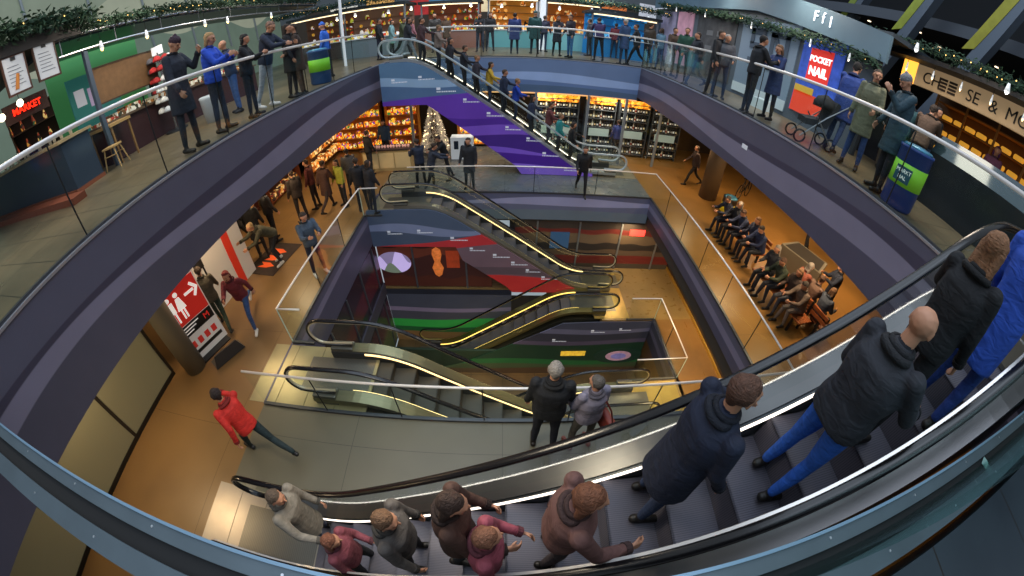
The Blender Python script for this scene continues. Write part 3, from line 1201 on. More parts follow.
# E2 : middle level down to the landing
e2, P2, U2 = escalator('far escalator of the middle level beside the red striped cladding', -2.02, 1, L1, L2, 10.08, 11.12, 1.5, 1.45, clad=1, light='ffd890', lp=2, rail='cfc3a0', skirt='a09a8a', group='escalators descending to the right')
top = [(x, deckline(-2.02, U2, L1, L2, x, .1)) for x in [-4.34, -3, -2.4, -2.1, -1.8, -1.4, -.5, .5, 1.2, 1.9, 2.2, 2.6, 2.9, 3.2]]
pts2 = top + [(3.2, L2 + .02), (.32, L2 + .02), (.1, -7.05), (-1.35, -5.95), (-1.55, -5.42), (-4.34, -5.38)]
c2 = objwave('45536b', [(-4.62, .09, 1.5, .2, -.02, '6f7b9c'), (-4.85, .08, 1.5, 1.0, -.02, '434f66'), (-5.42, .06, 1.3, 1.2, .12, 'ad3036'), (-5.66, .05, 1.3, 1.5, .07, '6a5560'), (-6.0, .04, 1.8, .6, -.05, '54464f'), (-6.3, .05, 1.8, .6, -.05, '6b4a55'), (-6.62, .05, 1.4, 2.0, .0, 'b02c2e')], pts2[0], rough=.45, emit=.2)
plane_clad('escalator_cladding', 'side cladding with red stripes under the far escalator of the middle level', pts2, 9.93, c2, texts=[(-3.75, -4.85, .9), (-2.75, -4.82, .9), (-1.7, -5.1, 1), (-1.1, -5.5, .9), (-.35, -5.75, 1), (.25, -6.05, 1), (.75, -6.35, .9), (1.3, -6.65, 1)])
# E3 : near pair
e3, P3, U3 = escalator('near escalator of the middle level with a cream landing on its left', -2.02, 1, L1, L2, 3.24, 4.32, 1.35, 1.4, light='ffd890', lp=2, rail='b5a890', skirt='8d8668', truss='4b483c', stepc='4c483e', group='escalators descending to the right')
# E4 : landing down to the bottom
e4, P4, U4 = escalator('yellow lit escalator going down to the left from the lowest landing', 1.99, -1, L2, L3, 8.84, 9.9, 1.55, 1.0, light='f2c860', lp=2.2, rail='a08f50', skirt='8f8250', truss='3a3a30', group='escalators descending to the left')
pts4 = [(5.14, L2 - .06), (3.3, L2 - .06), (1.99, L2 - .12), (1.4, L2 - .5), (-1.5, L3 + .55), (-2.6, L3 + .15), (-2.6, L3), (5.14, L3)]
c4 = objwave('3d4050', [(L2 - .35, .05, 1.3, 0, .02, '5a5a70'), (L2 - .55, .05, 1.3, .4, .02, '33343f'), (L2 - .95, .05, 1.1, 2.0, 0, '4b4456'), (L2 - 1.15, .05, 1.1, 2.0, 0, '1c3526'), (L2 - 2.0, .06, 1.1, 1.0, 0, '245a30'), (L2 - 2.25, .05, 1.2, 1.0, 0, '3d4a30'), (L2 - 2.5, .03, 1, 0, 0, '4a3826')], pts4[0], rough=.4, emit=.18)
plane_clad('escalator_cladding', 'dark side cladding with green bands under the yellow lit escalator', pts4, 8.52, c4, texts=[(3.0, L2 - .5, .9), (4.0, L2 - .42, .8), (1.7, L2 - .95, .9)])
# E5 : near one on the landing, goes down to the left too
e5, P5, U5 = escalator('short visible head of the near escalator leading down from the lowest landing', 1.99, -1, L2, L3, 4.68, 5.75, 1.75, 1.0, light='ffd890', lp=1.6, rail='a79a78', skirt='7d7452', truss='3a3a30', group='escalators descending to the left')
# foreground escalator
EFX = 3.68
ef, PF, UF = escalator('large foreground escalator rising to the right and carrying blurred riders', EFX, -1, L0, L1, .27, 1.24, 2.2, 1.35, light='fff0e0', lp=2.2, rail='e8e2dc', skirt='6f6c6c', truss='2c3036', group=None, bothlights=False, stepc='66636e', inner=.052, gem=.0)
# light bodied steel landing plates in front of the escalators
for (lab, x0, x1, y0, y1, z, col, per) in (('cream steel landing plate at the head of the near middle escalator', -4.75, -2.3, 3.02, 4.45, L1, 'a39a72', .5),
                                          ('bright steel landing plate at the foot of the foreground escalator', -4.62, -2.55, .18, 1.36, L1, 'aba08e', .42),
                                          ('pale landing plate at the foot of the upper escalator', 3.3, 5.12, 13.0, 14.3, L1, '9b8f74', .6),
                                          ('cream landing plate at the head of the far middle escalator', -4.3, -3.0, 9.95, 11.25, L1, '8f8b76', .5),
                                          ('yellow lit landing plate between the escalators on the lowest landing', 3.05, 4.3, 8.62, 11.2, L2, 'b39a54', .5),
                                          ('yellow landing plate near the couple on the lowest landing', 3.3, 5.1, 4.3, 5.95, L2, 'b39a54', .5)):
    r = thing('steel_plate', lab, 'floor plate', ((x0 + x1) / 2, (y0 + y1) / 2, z))
    w, h = (x1 - x0) / 2, (y1 - y0) / 2
    n = max(1, int((x1 - x0) / per))
    for i in range(n):
        a = -w + 2 * w * i / n
        MB().box(a + .006, a + 2 * w / n - .006, -h, h, -.02, .008 + .001 * (i % 2)).build('plate', mat(col, .32, .35, noise=.12, scale=2), r)
# ---------------------------------------------------------------- small builders
FR, FL, FC = (R(90), 0, R(-90)), (R(90), 0, R(90)), (R(90), 0, 0)   # text facing -x, +x, -y


def bin_(label, loc, r=.3, h=.92, body='26498e', band='7fc832', letters=None, rz=0):
    t = thing('waste_bin', label, 'bin', loc, rz)
    MB().lathe([(r * .9, 0), (r, .04), (r, h - .05), (r * 1.04, h - .04), (r * 1.04, h), (r * .9, h)], seg=28).build('drum', mat(body, .4), t, True)
    MB().lathe([(r + .004, h * .38), (r + .006, h * .38), (r + .006, h * .74), (r + .004, h * .74)], seg=28).build('label_band', mat(band, .5, emit=.1), t, True)
    m = MB()
    m.lathe([(r * .95, h + .0), (r * .8, h + .035), (r * .35, h + .05), (r * .1, h + .02)], seg=24)
    m.build('bag_liner', mat('4f8fb0', .25, .2, noise=.4, scale=9), t, True)
    if letters:
        pn = MB().box(-.13, .13, -r - .012, -r - .006, h * .44, h * .68).build('sticker', mat('2c5c6a', .5), t)
        for k, s in enumerate(letters):
            text_part(s, 'sticker_word', mat('e8f0e8', .5, emit=.3), pn, (0, -r - .016, h * (.61 - .1 * k)), FC, .075, .001)
    return t


def stool(label, loc, h=.72, c='b98b55', rz=0):
    t = thing('bar_stool', label, 'stool', loc, rz, None)
    w = mat(c, .5, noise=.15, scale=6)
    MB().box(-.17, .17, -.17, .17, h - .04, h, .008).build('seat', w, t)
    for sx in (-1, 1):
        for sy in (-1, 1):
            MB().tube([(sx * .2, sy * .2, 0), (sx * .13, sy * .13, h - .04)], .017, 6).build('leg', w, t)
    for s in (-1, 1):
        MB().tube([(-.17, s * .17, .28), (.17, s * .17, .28)], .011, 6).build('stretcher', w, t)
    return t


def bench(label, loc, rz, L=1.8, c='8a4a22'):
    t = thing('slatted_bench', label, 'bench', loc, rz, None)
    w = mat(c, .45, noise=.2, scale=5)
    for i in range(6):
        MB().box(-L / 2, L / 2, -.24 + i * .085, -.24 + i * .085 + .07, .42, .46, .006).build('slat', w, t)
    for i in range(2):
        MB().box(-L / 2, L / 2, .30, .335, .58 + i * .15, .68 + i * .15, .006).build('back_slat', w, t)
    for s in (-1, 1):
        m = MB()
        m.box(s * L * .38 - .03, s * L * .38 + .03, -.22, -.16, 0, .42).box(s * L * .38 - .03, s * L * .38 + .03, .2, .26, 0, .42).box(s * L * .38 - .03, s * L * .38 + .03, .26, .30, .38, .86).box(s * L * .38 - .03, s * L * .38 + .03, -.22, .26, .38, .42)
        m.build('end_frame', mat('2a2a2c', .4, .5), t)
    return t


def garland(label, a, b, n=220, r=.09, lights=26, sag=0):
    a, b = Vector(a), Vector(b)
    t = thing('fir_garland', label, 'garland', a)
    d = b - a
    bm = bmesh.new()
    for i in range(n * 11):
        p = d * random.random()
        p = p + Vector((random.gauss(0, r * .6), random.gauss(0, r * .6), random.gauss(0, r * .6)))
        q = Vector((random.uniform(-1, 1), random.uniform(-1, 1), random.uniform(-.8, .5))).normalized() * r * 1.1
        w = q.orthogonal().normalized() * r * .2
        vs = [bm.verts.new(v) for v in (p - w, p + w, p + q)]
        bm.faces.new(vs)
    me = bpy.data.meshes.new('needles')
    bm.to_mesh(me)
    bm.free()
    f = link('needles', me, mat('24402c', .8, noise=.5, scale=6), t)
    f['kind'] = 'stuff'
    m = MB()
    for i in range(lights):
        p = d * ((i + random.random()) / lights)
        m.lathe([(.003, -.014), (.011, -.005), (.011, .005), (.003, .014)], p + Vector((random.gauss(0, r * .6), random.gauss(0, r * .6), random.uniform(-.03, .06))), 6)
    m.build('fairy_lights', mat('ffc870', .4, emit=3), t)['kind'] = 'stuff'
    return t


def lamp(label, p, drop=.35, col='fff0d8', power=12, r=.06, group=None):
    t = thing('hanging_lamp', label, 'lamp', p, 0, group)
    MB().tube([(0, 0, 0), (0, 0, drop)], .006, 6).build('cord', BLACK, t)
    MB().lathe([(r * .5, .0), (r, -.14), (r * .9, -.14), (r * .45, .02)], (0, 0, 0), 14).build('lamp_shade', mat('d8dde0', .3, .3, emit=.6), t, True)
    MB().lathe([(.005, -.19), (r * .6, -.165), (r * .6, -.12), (.005, -.1)], (0, 0, 0), 12).build('bulb', mat(col, .4, emit=power * .25), t, True)
    return t


def board(name, label, cat, p, size, face, c, frame=None, rough=.6, emit=0, parts=()):
    """flat upright panel; face 'L' faces +x, 'R' faces -x, 'C' faces -y. p = bottom centre. parts: (x0,x1,z0,z1,colour,emit,name)"""
    rz = {'L': R(90), 'R': R(-90), 'C': 0}[face]
    t = thing(name, label, cat, p, rz)
    w, h = size
    MB().box(-w / 2, w / 2, 0, .03, 0, h).build('board', c if not isinstance(c, str) else mat(c, rough, emit=emit), t)
    if frame:
        m = MB()
        for b in ((-w / 2 - .03, -w / 2, 0, h), (w / 2, w / 2 + .03, 0, h), (-w / 2 - .03, w / 2 + .03, -.03, 0), (-w / 2 - .03, w / 2 + .03, h, h + .03)):
            m.box(b[0], b[1], -.015, .04, b[2], b[3])
        m.build('frame', mat(frame, .5), t)
    for (x0, x1, z0, z1, cc, em, nm) in parts:
        MB().box(x0, x1, -.012, -.002, z0, z1).build(nm, mat(cc, .6, emit=em), t)
    return t


def word(t, s, p, size, c, emit=.6, bold=0, name='lettering', face=FC, sp=1.0):
    return text_part(s, name, mat(c, .5, emit=emit), t, p, face, size, .004, spacing=sp, bold=bold)


def shelf_unit(label, loc, rz, w, h, n, c='6b4a2a', back='3a2a1c', d=.35, name='shelf_unit'):
    t = thing(name, label, 'shelving', loc, rz)
    MB().box(-w / 2, w / 2, d - .03, d, 0, h).build('back_panel', mat(back, .7), t)
    for s in (-1, 1):
        MB().box(s * w / 2 - .02, s * w / 2 + .02, 0, d, 0, h).build('side_panel', mat(c, .6), t)
    for i in range(n + 1):
        z = .12 + (h - .16) * i / n
        MB().box(-w / 2, w / 2, 0, d, z - .015, z + .015).build('shelf', mat(c, .6), t)
    return t


_bot = {}


def bottle_mesh(k):
    if k not in _bot:
        h = .3
        me = me_from(MB().lathe([(.036, 0), (.038, .01), (.038, .17), (.03, .2), (.014, .23), (.013, .28), (.016, .285), (.016, .3)], seg=8).lathe([(.0385, .05), (.0405, .055), (.0405, .13), (.0385, .135)], seg=8).bm, 'bottle', True)
        me.materials.append(mat(k[0], .2))
        me.materials.append(mat(k[1], .6, emit=.3))  # label band glows slightly so the bottles show in the dark bay
        for p in me.polygons:
            if abs(p.center.z - .0925) < .05 and (p.center.x ** 2 + p.center.y ** 2) > .0013 and p.center.z < .14 and p.center.z > .045 and abs(p.normal.z) < .5:
                p.material_index = 1
        _bot[k] = me
    return _bot[k]


def rowof(kind, label, cat, group, mesh, p0, p1, n, jit=.01):
    p0, p1 = Vector(p0), Vector(p1)
    for i in range(n):
        p = p0.lerp(p1, (i + .5) / n)
        me = mesh[i % len(mesh)] if isinstance(mesh, list) else mesh
        o = bpy.data.objects.new(kind, me)
        COL.objects.link(o)
        o.location = (p.x + random.uniform(-jit, jit), p.y + random.uniform(-jit, jit), p.z)
        tag(o, label, cat, group)


# ================================================================ level -1, left
t = board('lit_wall_board', 'white wall board with a red stripe and a dog silhouette behind the washroom sign', 'wall board', (-6.98, 5.6, L1), (2.9, 2.5), 'L', 'c9c2b8', emit=.12,
          parts=[(.75, 1.0, 0, 2.5, 'c8321e', .2, 'red_stripe'), (-.35, -.05, 1.25, 1.75, '1b1a1a', 0, 'dog_torso'), (-.45, -.3, 1.6, 1.85, '1b1a1a', 0, 'dog_head'), (-.33, -.28, .95, 1.3, '1b1a1a', 0, 'dog_leg'), (-.12, -.07, .95, 1.3, '1b1a1a', 0, 'dog_leg')])
t.rotation_euler = (0, 0, R(84))
# washroom sign
ws = thing('washroom_sign', 'red and white washroom sign with man, woman and arrow beside the round pillar', 'sign', (-6.45, 4.15, L1), R(68))
MB().box(-.5, .5, 0, .05, .02, 1.85, .01).build('board', mat('e9e5e0', .5, emit=.1), ws)
rp = MB().box(-.47, .47, -.012, 0, .95, 1.82).build('red_panel', mat('cf2a22', .5, emit=.25), ws)
for cx, sk in ((-.3, 0), (-.08, 1)):
    m = MB()
    m.lathe([(.0005, -.0), (.055, .0), (.055, .012), (.0005, .012)], (0, 0, 0), 14)
    for v in m.bm.verts:
        v.co = Vector((v.co.x + cx, -.026 + v.co.z * .5, v.co.y + 1.64))
    if sk:
        m.prism([(cx - .05, 1.56), (cx + .05, 1.56), (cx + .11, 1.28), (cx - .11, 1.28)], 1, -.024, -.016)
    else:
        m.box(cx - .075, cx + .075, -.024, -.016, 1.3, 1.56)
    m.box(cx - .055, cx - .015, -.024, -.016, 1.05, 1.3).box(cx + .015, cx + .055, -.024, -.016, 1.05, 1.3)
    m.build('woman_symbol' if sk else 'man_symbol', mat('f5efe8', .5, emit=.5), rp)
m = MB()
m.box(.1, .34, -.024, -.016, 1.47, 1.53).prism([(.28, 1.64), (.33, 1.68), (.46, 1.5), (.33, 1.32), (.28, 1.36), (.38, 1.5)], 1, -.024, -.016)
m.build('arrow', mat('f5efe8', .5, emit=.5), rp)
bp = MB().box(-.47, .47, -.012, 0, .66, .93).build('black_panel', mat('1c1a1c', .5), ws)
for k in range(3):
    MB().box(-.4, .1 - .1 * k, -.02, -.012, .86 - k * .07, .885 - k * .07).build('text_line', mat('e9e5e0', .5, emit=.3), bp)
word(bp, 'M', (.3, -.02, .8), .2, 'cf2a22', .4)
for k in range(4):
    MB().box(-.36 + k * .2, -.24 + k * .2, -.012, 0, .34, .5).build('red_figure', mat('c8352c', .5, emit=.2), ws)
MB().box(-.42, .42, -.012, 0, .18, .26).build('text_line', mat('2a2626', .5), ws)
MB().box(-.45, .45, -.2, .25, 0, .03).build('foot_plate', mat('3b3a3a', .4, .5), ws)
# mat with arrows
fm = thing('floor_mat', 'dark floor mat printed with orange arrows in front of the shops on the left', 'mat', (-6.5, 7.55, L1), R(-8))
MB().box(-.55, .55, -.75, .75, 0, .012, .004).build('mat_base', mat('33261f', .9, noise=.2), fm)
for k in range(3):
    MB().prism([(-.28, -.45 + k * .33), (.05, -.45 + k * .33), (.28, -.35 + k * .33), (.05, -.22 + k * .33), (-.28, -.22 + k * .33), (-.12, -.34 + k * .33)], 2, .012, .016).build('orange_arrow', mat('e0561c', .7, emit=.15), fm)
# kick board / ad stand beside the sign
cb = thing('folding_board', 'low dark folding board lying on the floor below the washroom sign', 'sign board', (-5.75, 3.95, L1), R(60))
MB().prism([(-.4, .02), (.4, .02), (.3, .32), (-.3, .32)], 1, -.02, .02).build('front_board', mat('3a3a3c', .4, .3), cb)
MB().box(-.4, .4, .0, .35, .0, .03).build('base_board', mat('5a574f', .4, .3), cb)
# shops along the left wall
for i, (y0, y1, c) in enumerate(((8.2, 10.6, '5e3020'), (10.8, 13.2, '743a20'), (13.4, 16.6, '8a5526'))):
    s = shelf_unit(['dark red shop shelves behind the group on the left of the middle level', 'second brown shop shelves further along the left of the middle level', 'orange lit shop shelves at the far left corner of the middle level'][i], (-8.9 + .5 * i, (y0 + y1) / 2, L1), R(90), y1 - y0, 2.5, 4, c, '4a2616')
    gm_ = stuffmat([['a23a22', '5c2a18', 'd09a50', '2b1a12', 'b87038'], ['7a2a20', 'c98a3a', '34201a', 'e0c080', '5a3a20'], ['f0b050', 'a85a20', 'ffd890', '5a3010', 'd87828']][i], 9, emit=(.25, .5, .8)[i])  # shelf lighting is put into the goods as emission
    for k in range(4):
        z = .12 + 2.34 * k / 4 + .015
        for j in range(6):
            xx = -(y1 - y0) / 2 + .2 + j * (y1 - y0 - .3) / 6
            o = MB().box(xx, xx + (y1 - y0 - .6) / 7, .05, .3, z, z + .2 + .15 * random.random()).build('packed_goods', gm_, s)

# ================================================================ level -1, back: bakery, tree, wine shop
SY = 14.85
for i, (x0, x1) in enumerate(((-5.35, -3.85), (-2.1, -.8), (-8.3, -5.6))):
    s = shelf_unit(['glowing sweet shop shelves full of orange and yellow goods behind the upper escalator', 'orange lit shop shelves beside the silver tree', 'wide golden lit shop shelves in the far left corner of the middle level'][i], ((x0 + x1) / 2, 16.2, L1), 0, x1 - x0, 2.6, 5, 'c07a2c', '8a5018')
    gm_ = stuffmat(['ffd24a', 'ff8a1e', 'd83a14', 'ffe9a0', '8a4a14', 'f0b020', '6a3a9a', '3a7a3a', 'ffb030', 'a86018'], 12, emit=.75)  # jars glow warm in place of shop lighting
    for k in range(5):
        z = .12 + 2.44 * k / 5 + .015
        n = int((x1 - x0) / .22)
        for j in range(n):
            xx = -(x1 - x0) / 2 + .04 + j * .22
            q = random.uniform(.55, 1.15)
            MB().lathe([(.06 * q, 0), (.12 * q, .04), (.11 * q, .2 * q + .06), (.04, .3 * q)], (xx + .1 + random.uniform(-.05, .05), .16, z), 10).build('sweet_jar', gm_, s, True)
cn = thing('display_counter', 'long cream display counter with small goods in front of the sweet shop', 'counter', (-4.6, 13.75, L1))
MB().box(-1.0, 1.0, -.3, .3, 0, .85).build('counter_body', mat('b09a6c', .5), cn)
MB().box(-1.05, 1.05, -.34, .34, .85, .9).build('counter_top', mat('3a3030', .4), cn)
for k in range(3):
    MB().box(-.95 + k * .65, -.35 + k * .65, -.315, -.30, .12, .75).build('door', mat('c9b282', .5, emit=.1), cn)
rowof('cupcake', 'small pastel cake in the row on the cream display counter', 'cake', 'small cakes on the display counter', [me_from(MB().lathe([(.03, 0), (.045, .05), (.055, .07), (.02, .12)], seg=8).bm, 'cupcake', True) for _ in range(1)], (-5.55, 13.65, L1 + .9), (-3.65, 13.65, L1 + .9), 16)
for o in [o for o in COL.objects if o.name.startswith('cupcake')]:
    if not o.data.materials:
        o.data.materials.append(mat('e9b0a0', .6, emit=.3))
tr = thing('decorated_tree', 'silver decorated tree standing between the orange shops below the upper escalator', 'christmas tree', (-2.95, 15.1, L1))
MB().tube([(0, 0, 0), (0, 0, 2.3)], .04, 8).build('trunk', mat('4a3526', .8), tr)
bm = bmesh.new()
for i in range(2600):
    z = random.random() ** 1.3 * 2.2
    rr = .62 * (1 - z / 2.35) * random.uniform(.5, 1.05)
    a = random.uniform(0, 2 * math.pi)
    p = Vector((rr * math.cos(a), rr * math.sin(a), z + .25))
    q = Vector((math.cos(a), math.sin(a), random.uniform(-.6, .5))).normalized() * .09
    w_ = q.orthogonal().normalized() * .018
    bm.faces.new([bm.verts.new(v) for v in (p - w_, p + w_, p + q)])
me = bpy.data.meshes.new('foliage')
bm.to_mesh(me)
bm.free()
link('foliage', me, mat('b9ad9a', .4, .2, noise=.5, scale=6, emit=.25), tr)['kind'] = 'stuff'
m = MB()
for i in range(60):
    z = random.random() * 2.0
    a = random.uniform(0, 6.28)
    rr = .6 * (1 - z / 2.3)
    m.lathe([(.004, -.03), (.03, 0), (.004, .03)], (rr * math.cos(a), rr * math.sin(a), z + .3), 7)
m.build('baubles', mat('ffe0a8', .2, .3, emit=2.5), tr)['kind'] = 'stuff'
wc = thing('white_counter', 'white shop counter with dark round windows right of the silver tree', 'counter', (-1.75, 14.75, L1))
MB().box(-.45, .45, -.25, .25, 0, .95, .03).build('counter_body', mat('c8d2da', .4, emit=.25), wc)
for s in (-.22, .2):
    MB().box(s - .09, s + .09, -.262, -.25, .45, .8, .02).build('window', mat('2a3a52', .2), wc)
# columns between the shop fronts
for i, x in enumerate((-3.72, 1.15, 3.2, 4.75, 6.3)):
    t = thing('shop_mullion', ['light steel column left of the silver tree', 'grey shop front column left of the wine shelves', 'grey steel column in the middle of the wine shop front', 'thin grey steel column of the wine shop near its bench', 'last grey steel column at the right end of the wine shop'][i], 'column', (x, YB - .05, L1))
    MB().box(-.05, .05, -.05, .05, 0, -L1 - F0, .01).build('shaft', mat('8c97a2', .4, .4), t)
# wine shop: glass front with shelves of bottles
gf = thing('shop_glass_front', 'large clear glass front of the wine shop under the back of the top level', 'shop window', (3.7, YB - .05, L1))
for x0, x1 in ((-2.5, -.55), (-.45, 1.0), (1.1, 2.55), (2.65, 4.2)):
    MB().quad((x0, 0, .05), (x1, 0, .05), (x1, 0, 2.75), (x0, 0, 2.75)).build('glass_pane', glassmat((.86, .93, .95), .15), gf)
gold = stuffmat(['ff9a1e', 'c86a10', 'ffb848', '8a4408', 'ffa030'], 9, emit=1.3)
bcol = [bottle_mesh((c, l)) for c, l in zip(('1a1a1c', '2a1414', 'c9c2a8', '1c2a1c', '101016', 'e8e0d0', '3a1a18', '15151a'), ('e8e4da', 'c8b890', 'e0dcd0', 'b8a070', 'd8d4cc', '8a3a2a', 'e8e0d0', '9a9080'))]
for i, (x0, x1) in enumerate(((1.3, 3.05), (3.35, 4.65), (4.85, 6.2), (6.4, 7.8))):
    s = shelf_unit(['wine shelves with white price cards, first bay from the escalator', 'wine shelves, second bay from the escalator', 'wine shelves, third bay from the escalator', 'wine shelves in the far right bay of the wine shop'][i], ((x0 + x1) / 2, 15.6, L1), 0, x1 - x0, 2.45, 6, '4a5058', '34383c')
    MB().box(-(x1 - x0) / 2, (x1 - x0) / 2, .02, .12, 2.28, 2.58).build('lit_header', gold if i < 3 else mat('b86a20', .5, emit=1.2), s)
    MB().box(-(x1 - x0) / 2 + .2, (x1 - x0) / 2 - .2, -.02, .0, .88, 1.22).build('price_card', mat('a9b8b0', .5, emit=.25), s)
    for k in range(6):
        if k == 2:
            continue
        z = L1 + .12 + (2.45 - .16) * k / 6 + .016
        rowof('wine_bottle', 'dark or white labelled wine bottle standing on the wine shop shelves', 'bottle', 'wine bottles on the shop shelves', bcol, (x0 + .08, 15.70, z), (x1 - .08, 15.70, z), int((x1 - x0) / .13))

# ================================================================ level -1, right: benches, column, bin, planter
bench('brown slatted bench with a row of seated people, the one nearer the round column', (7.05, 8.35, L1), R(-82), 2.0)
bench('brown slatted bench crowded with people, the one nearer the camera', (6.85, 5.7, L1), R(-84), 2.1)
bench('second brown bench back to back with the crowded one, on its far side', (7.5, 5.25, L1), R(98), 1.7)
bin_('black and yellow bin beside the round column behind the benches', (7.6, 10.2, L1), .26, .85, '1c1c1e', 'd8c020')
pl = thing('planter_box', 'grey wedge shaped planter box standing between the benches and the right fascia', 'planter', (8.75, 7.0, L1), R(20))
MB().prism([(-.45, -.7), (.45, -.5), (.45, .7), (-.45, .8)], 2, 0, .75).build('box', mat('6b6354', .6), pl)
MB().prism([(-.38, -.6), (.38, -.42), (.38, .62), (-.38, .7)], 2, .70, .76).build('soil', mat('241c14', .9), pl)
bk = thing('bicycle', 'black bicycle parked by the far wall behind the round column', 'bicycle', (9.6, 12.2, L1), R(35))
for s in (-.5, .5):
    m = MB()
    m.tube([(s + .33 * math.cos(a * math.pi / 12), 0, .34 + .33 * math.sin(a * math.pi / 12)) for a in range(25)], .022, 6)
    m.build('wheel', BLACK, bk)
m = MB()
for a, b in (((-.5, .34), (-.15, .85)), ((-.15, .85), (.4, .8)), ((.4, .8), (.5, .34)), ((-.5, .34), (.0, .34)), ((0, .34), (.4, .75)), ((0, .34), (-.18, .92))):
    m.tube([(a[0], 0, a[1]), (b[0], 0, b[1])], .018, 6)
m.build('frame', mat('22242a', .3, .5), bk)
MB().tube([(.4, -.25, .98), (.4, .25, .98)], .014, 6).build('handlebar', BLACK, bk)
MB().box(-.28, -.05, -.07, .07, .9, .95, .02).build('saddle', BLACK, bk)
# downlights in the ceiling of the lower level
for i, (x, y) in enumerate(((-6.4, 5.4), (-6.6, 8.6), (7.2, 8.4), (9.8, 6.5), (7.0, 5.2))):
    t = thing('ceiling_spot', 'round recessed ceiling spot under the top floor slab', 'ceiling light', (x + .6, y, -F0 - .001), 0, 'ceiling spots of the middle level')
    MB().lathe([(.09, -.012), (.09, 0)], seg=16).build('ring', STEEL, t, True)
    MB().lathe([(.06, -.016), (.06, -.013)], seg=16).build('lens', mat('ffe0b0', .4, emit=8), t, True)

# ================================================================ level -2 : shop fronts seen past the escalators
s = thing('basement_shop_window', 'dark red lit shop window with an orange glowing figure under the far escalator', 'shop window', (-2.4, 10.16, L2))
MB().box(-1.95, 2.0, 0, .04, .06, 1.95).build('backing', wavemat(0, '2b1816', [(1.75, .05, 5, 0, 0, '5a2c20'), (1.35, .08, 4, 1, 0, '381c1a'), (.5, .06, 5, 2, 0, '442018')], .5, emit=.3), s)
m = MB().lathe([(.0005, 0), (.62, 0), (.62, .03), (.0005, .03)], seg=36)
for v in m.bm.verts:
    v.co = Vector((v.co.x * 1.0 - 1.42, -.03 + v.co.z * .5, v.co.y * .72 + 1.12))
m.build('round_logo', wavemat(0, '7a6f92', [(1.3, .25, 9, 0, 0, 'b9a8dc'), (.8, .2, 7, 0, 0, '5f6a5c')], .5, emit=.7), s)
m = MB()
m.lathe([(.0, .35), (.12, .45), (.2, .75), (.1, 1.0), (.17, 1.3), (.14, 1.5), (.0, 1.6)], (.15, -.08, .2), 12, 1, .3)
m.build('glowing_figure', mat('b8622c', .5, emit=.7, noise=.7, scale=7), s, True)
MB().box(.45, .9, -.02, 0, .9, 1.6).build('orange_poster', mat('8a3218', .5, emit=.5, noise=.5, scale=4), s)
for x in (-.7, 1.12):
    MB().box(x - .03, x + .03, -.03, .02, 0, 2.0).build('mullion', mat('6d7580', .4, .5), s)
s = thing('basement_shop_shelves', 'long dark shelves with red bands behind the lowest landing', 'shelving', (3.6, 11.46, L2))
MB().box(-3.2, 3.05, 0, .04, 0, 2.1).build('backing', wavemat(0, '3c3430', [(1.75, .03, 4, 0, 0, '6a2a26'), (1.55, .03, 5, 0, 0, '6a5844'), (1.15, .03, 6, 0, 0, '2e2826'), (.85, .03, 4, 0, 0, '5c4a3a'), (.6, .01, 1, 0, 0, '6a2420'), (.22, .01, 1, 0, 0, '4a4034')], .5, emit=.12), s)
for x in (-2.4, -.85, .75, 2.3):
    MB().box(x - .03, x + .03, -.04, .0, 0, 2.1).build('mullion', mat('8c929a', .4, .5), s)
MB().box(1.1, 1.7, -.02, 0, 1.55, 1.8).build('red_light', mat('ff3a30', .5, emit=2.5), s)
MB().box(-1.9, -1.2, -.03, 0, .9, 1.6).build('blue_screen', mat('2b4866', .4, emit=.5), s)
# windows on the left wall below the middle level
s = thing('atrium_glazing', 'tall dark reddish glazing with grey mullions on the left atrium wall', 'glazing', (AL - .0, 7.0, L2))
MB().box(-.03, 0, -3.8, 3.1, -2.6, 2.0).build('pane', wavemat(1, '2d2029', [(1.2, .1, 1, 0, 0, '4a2028'), (.5, .1, 1, 1, 0, '241c24'), (-.6, .1, 1, 0, 0, '3a2028'), (-1.6, .1, 1, 0, 0, '3d4a30')], .25, emit=.12), s)
for k in range(6):
    MB().box(0, .04, -3.6 + k * 1.25, -3.55 + k * 1.25, -2.6, 2.0).build('mullion', mat('5c6068', .4, .4), s)
MB().box(0, .05, -3.8, 3.1, -.25, .25).build('floor_band', mat('4a4858', .5), s)
# oval logo on the bottom shop under the landing
s = thing('oval_shop_logo', 'pink and blue oval logo on the dark green shop front at the very bottom', 'logo', (4.28, 8.49, L3))
for nm, sx, sz, cc, dy in (('dark_field', .95, .42, '16281e', 0), ('oval', .5, .27, 'a07a86', .01), ('inner_oval', .3, .16, '6f6a9a', .02)):
    m = MB().lathe([(.0005, 0), (1, 0), (1, .01), (.0005, .01)], seg=36)
    for v in m.bm.verts:
        v.co = Vector((v.co.x * sx, -dy - v.co.z, v.co.y * sz + 1.0))
    m.build(nm, mat(cc, .5, emit=.45, noise=.35, scale=6), s)
MB().box(-2.2, -1.3, -.01, 0, 1.05, 1.3).build('yellow_light', mat('c9a030', .5, emit=.8, noise=.7, scale=7), s)
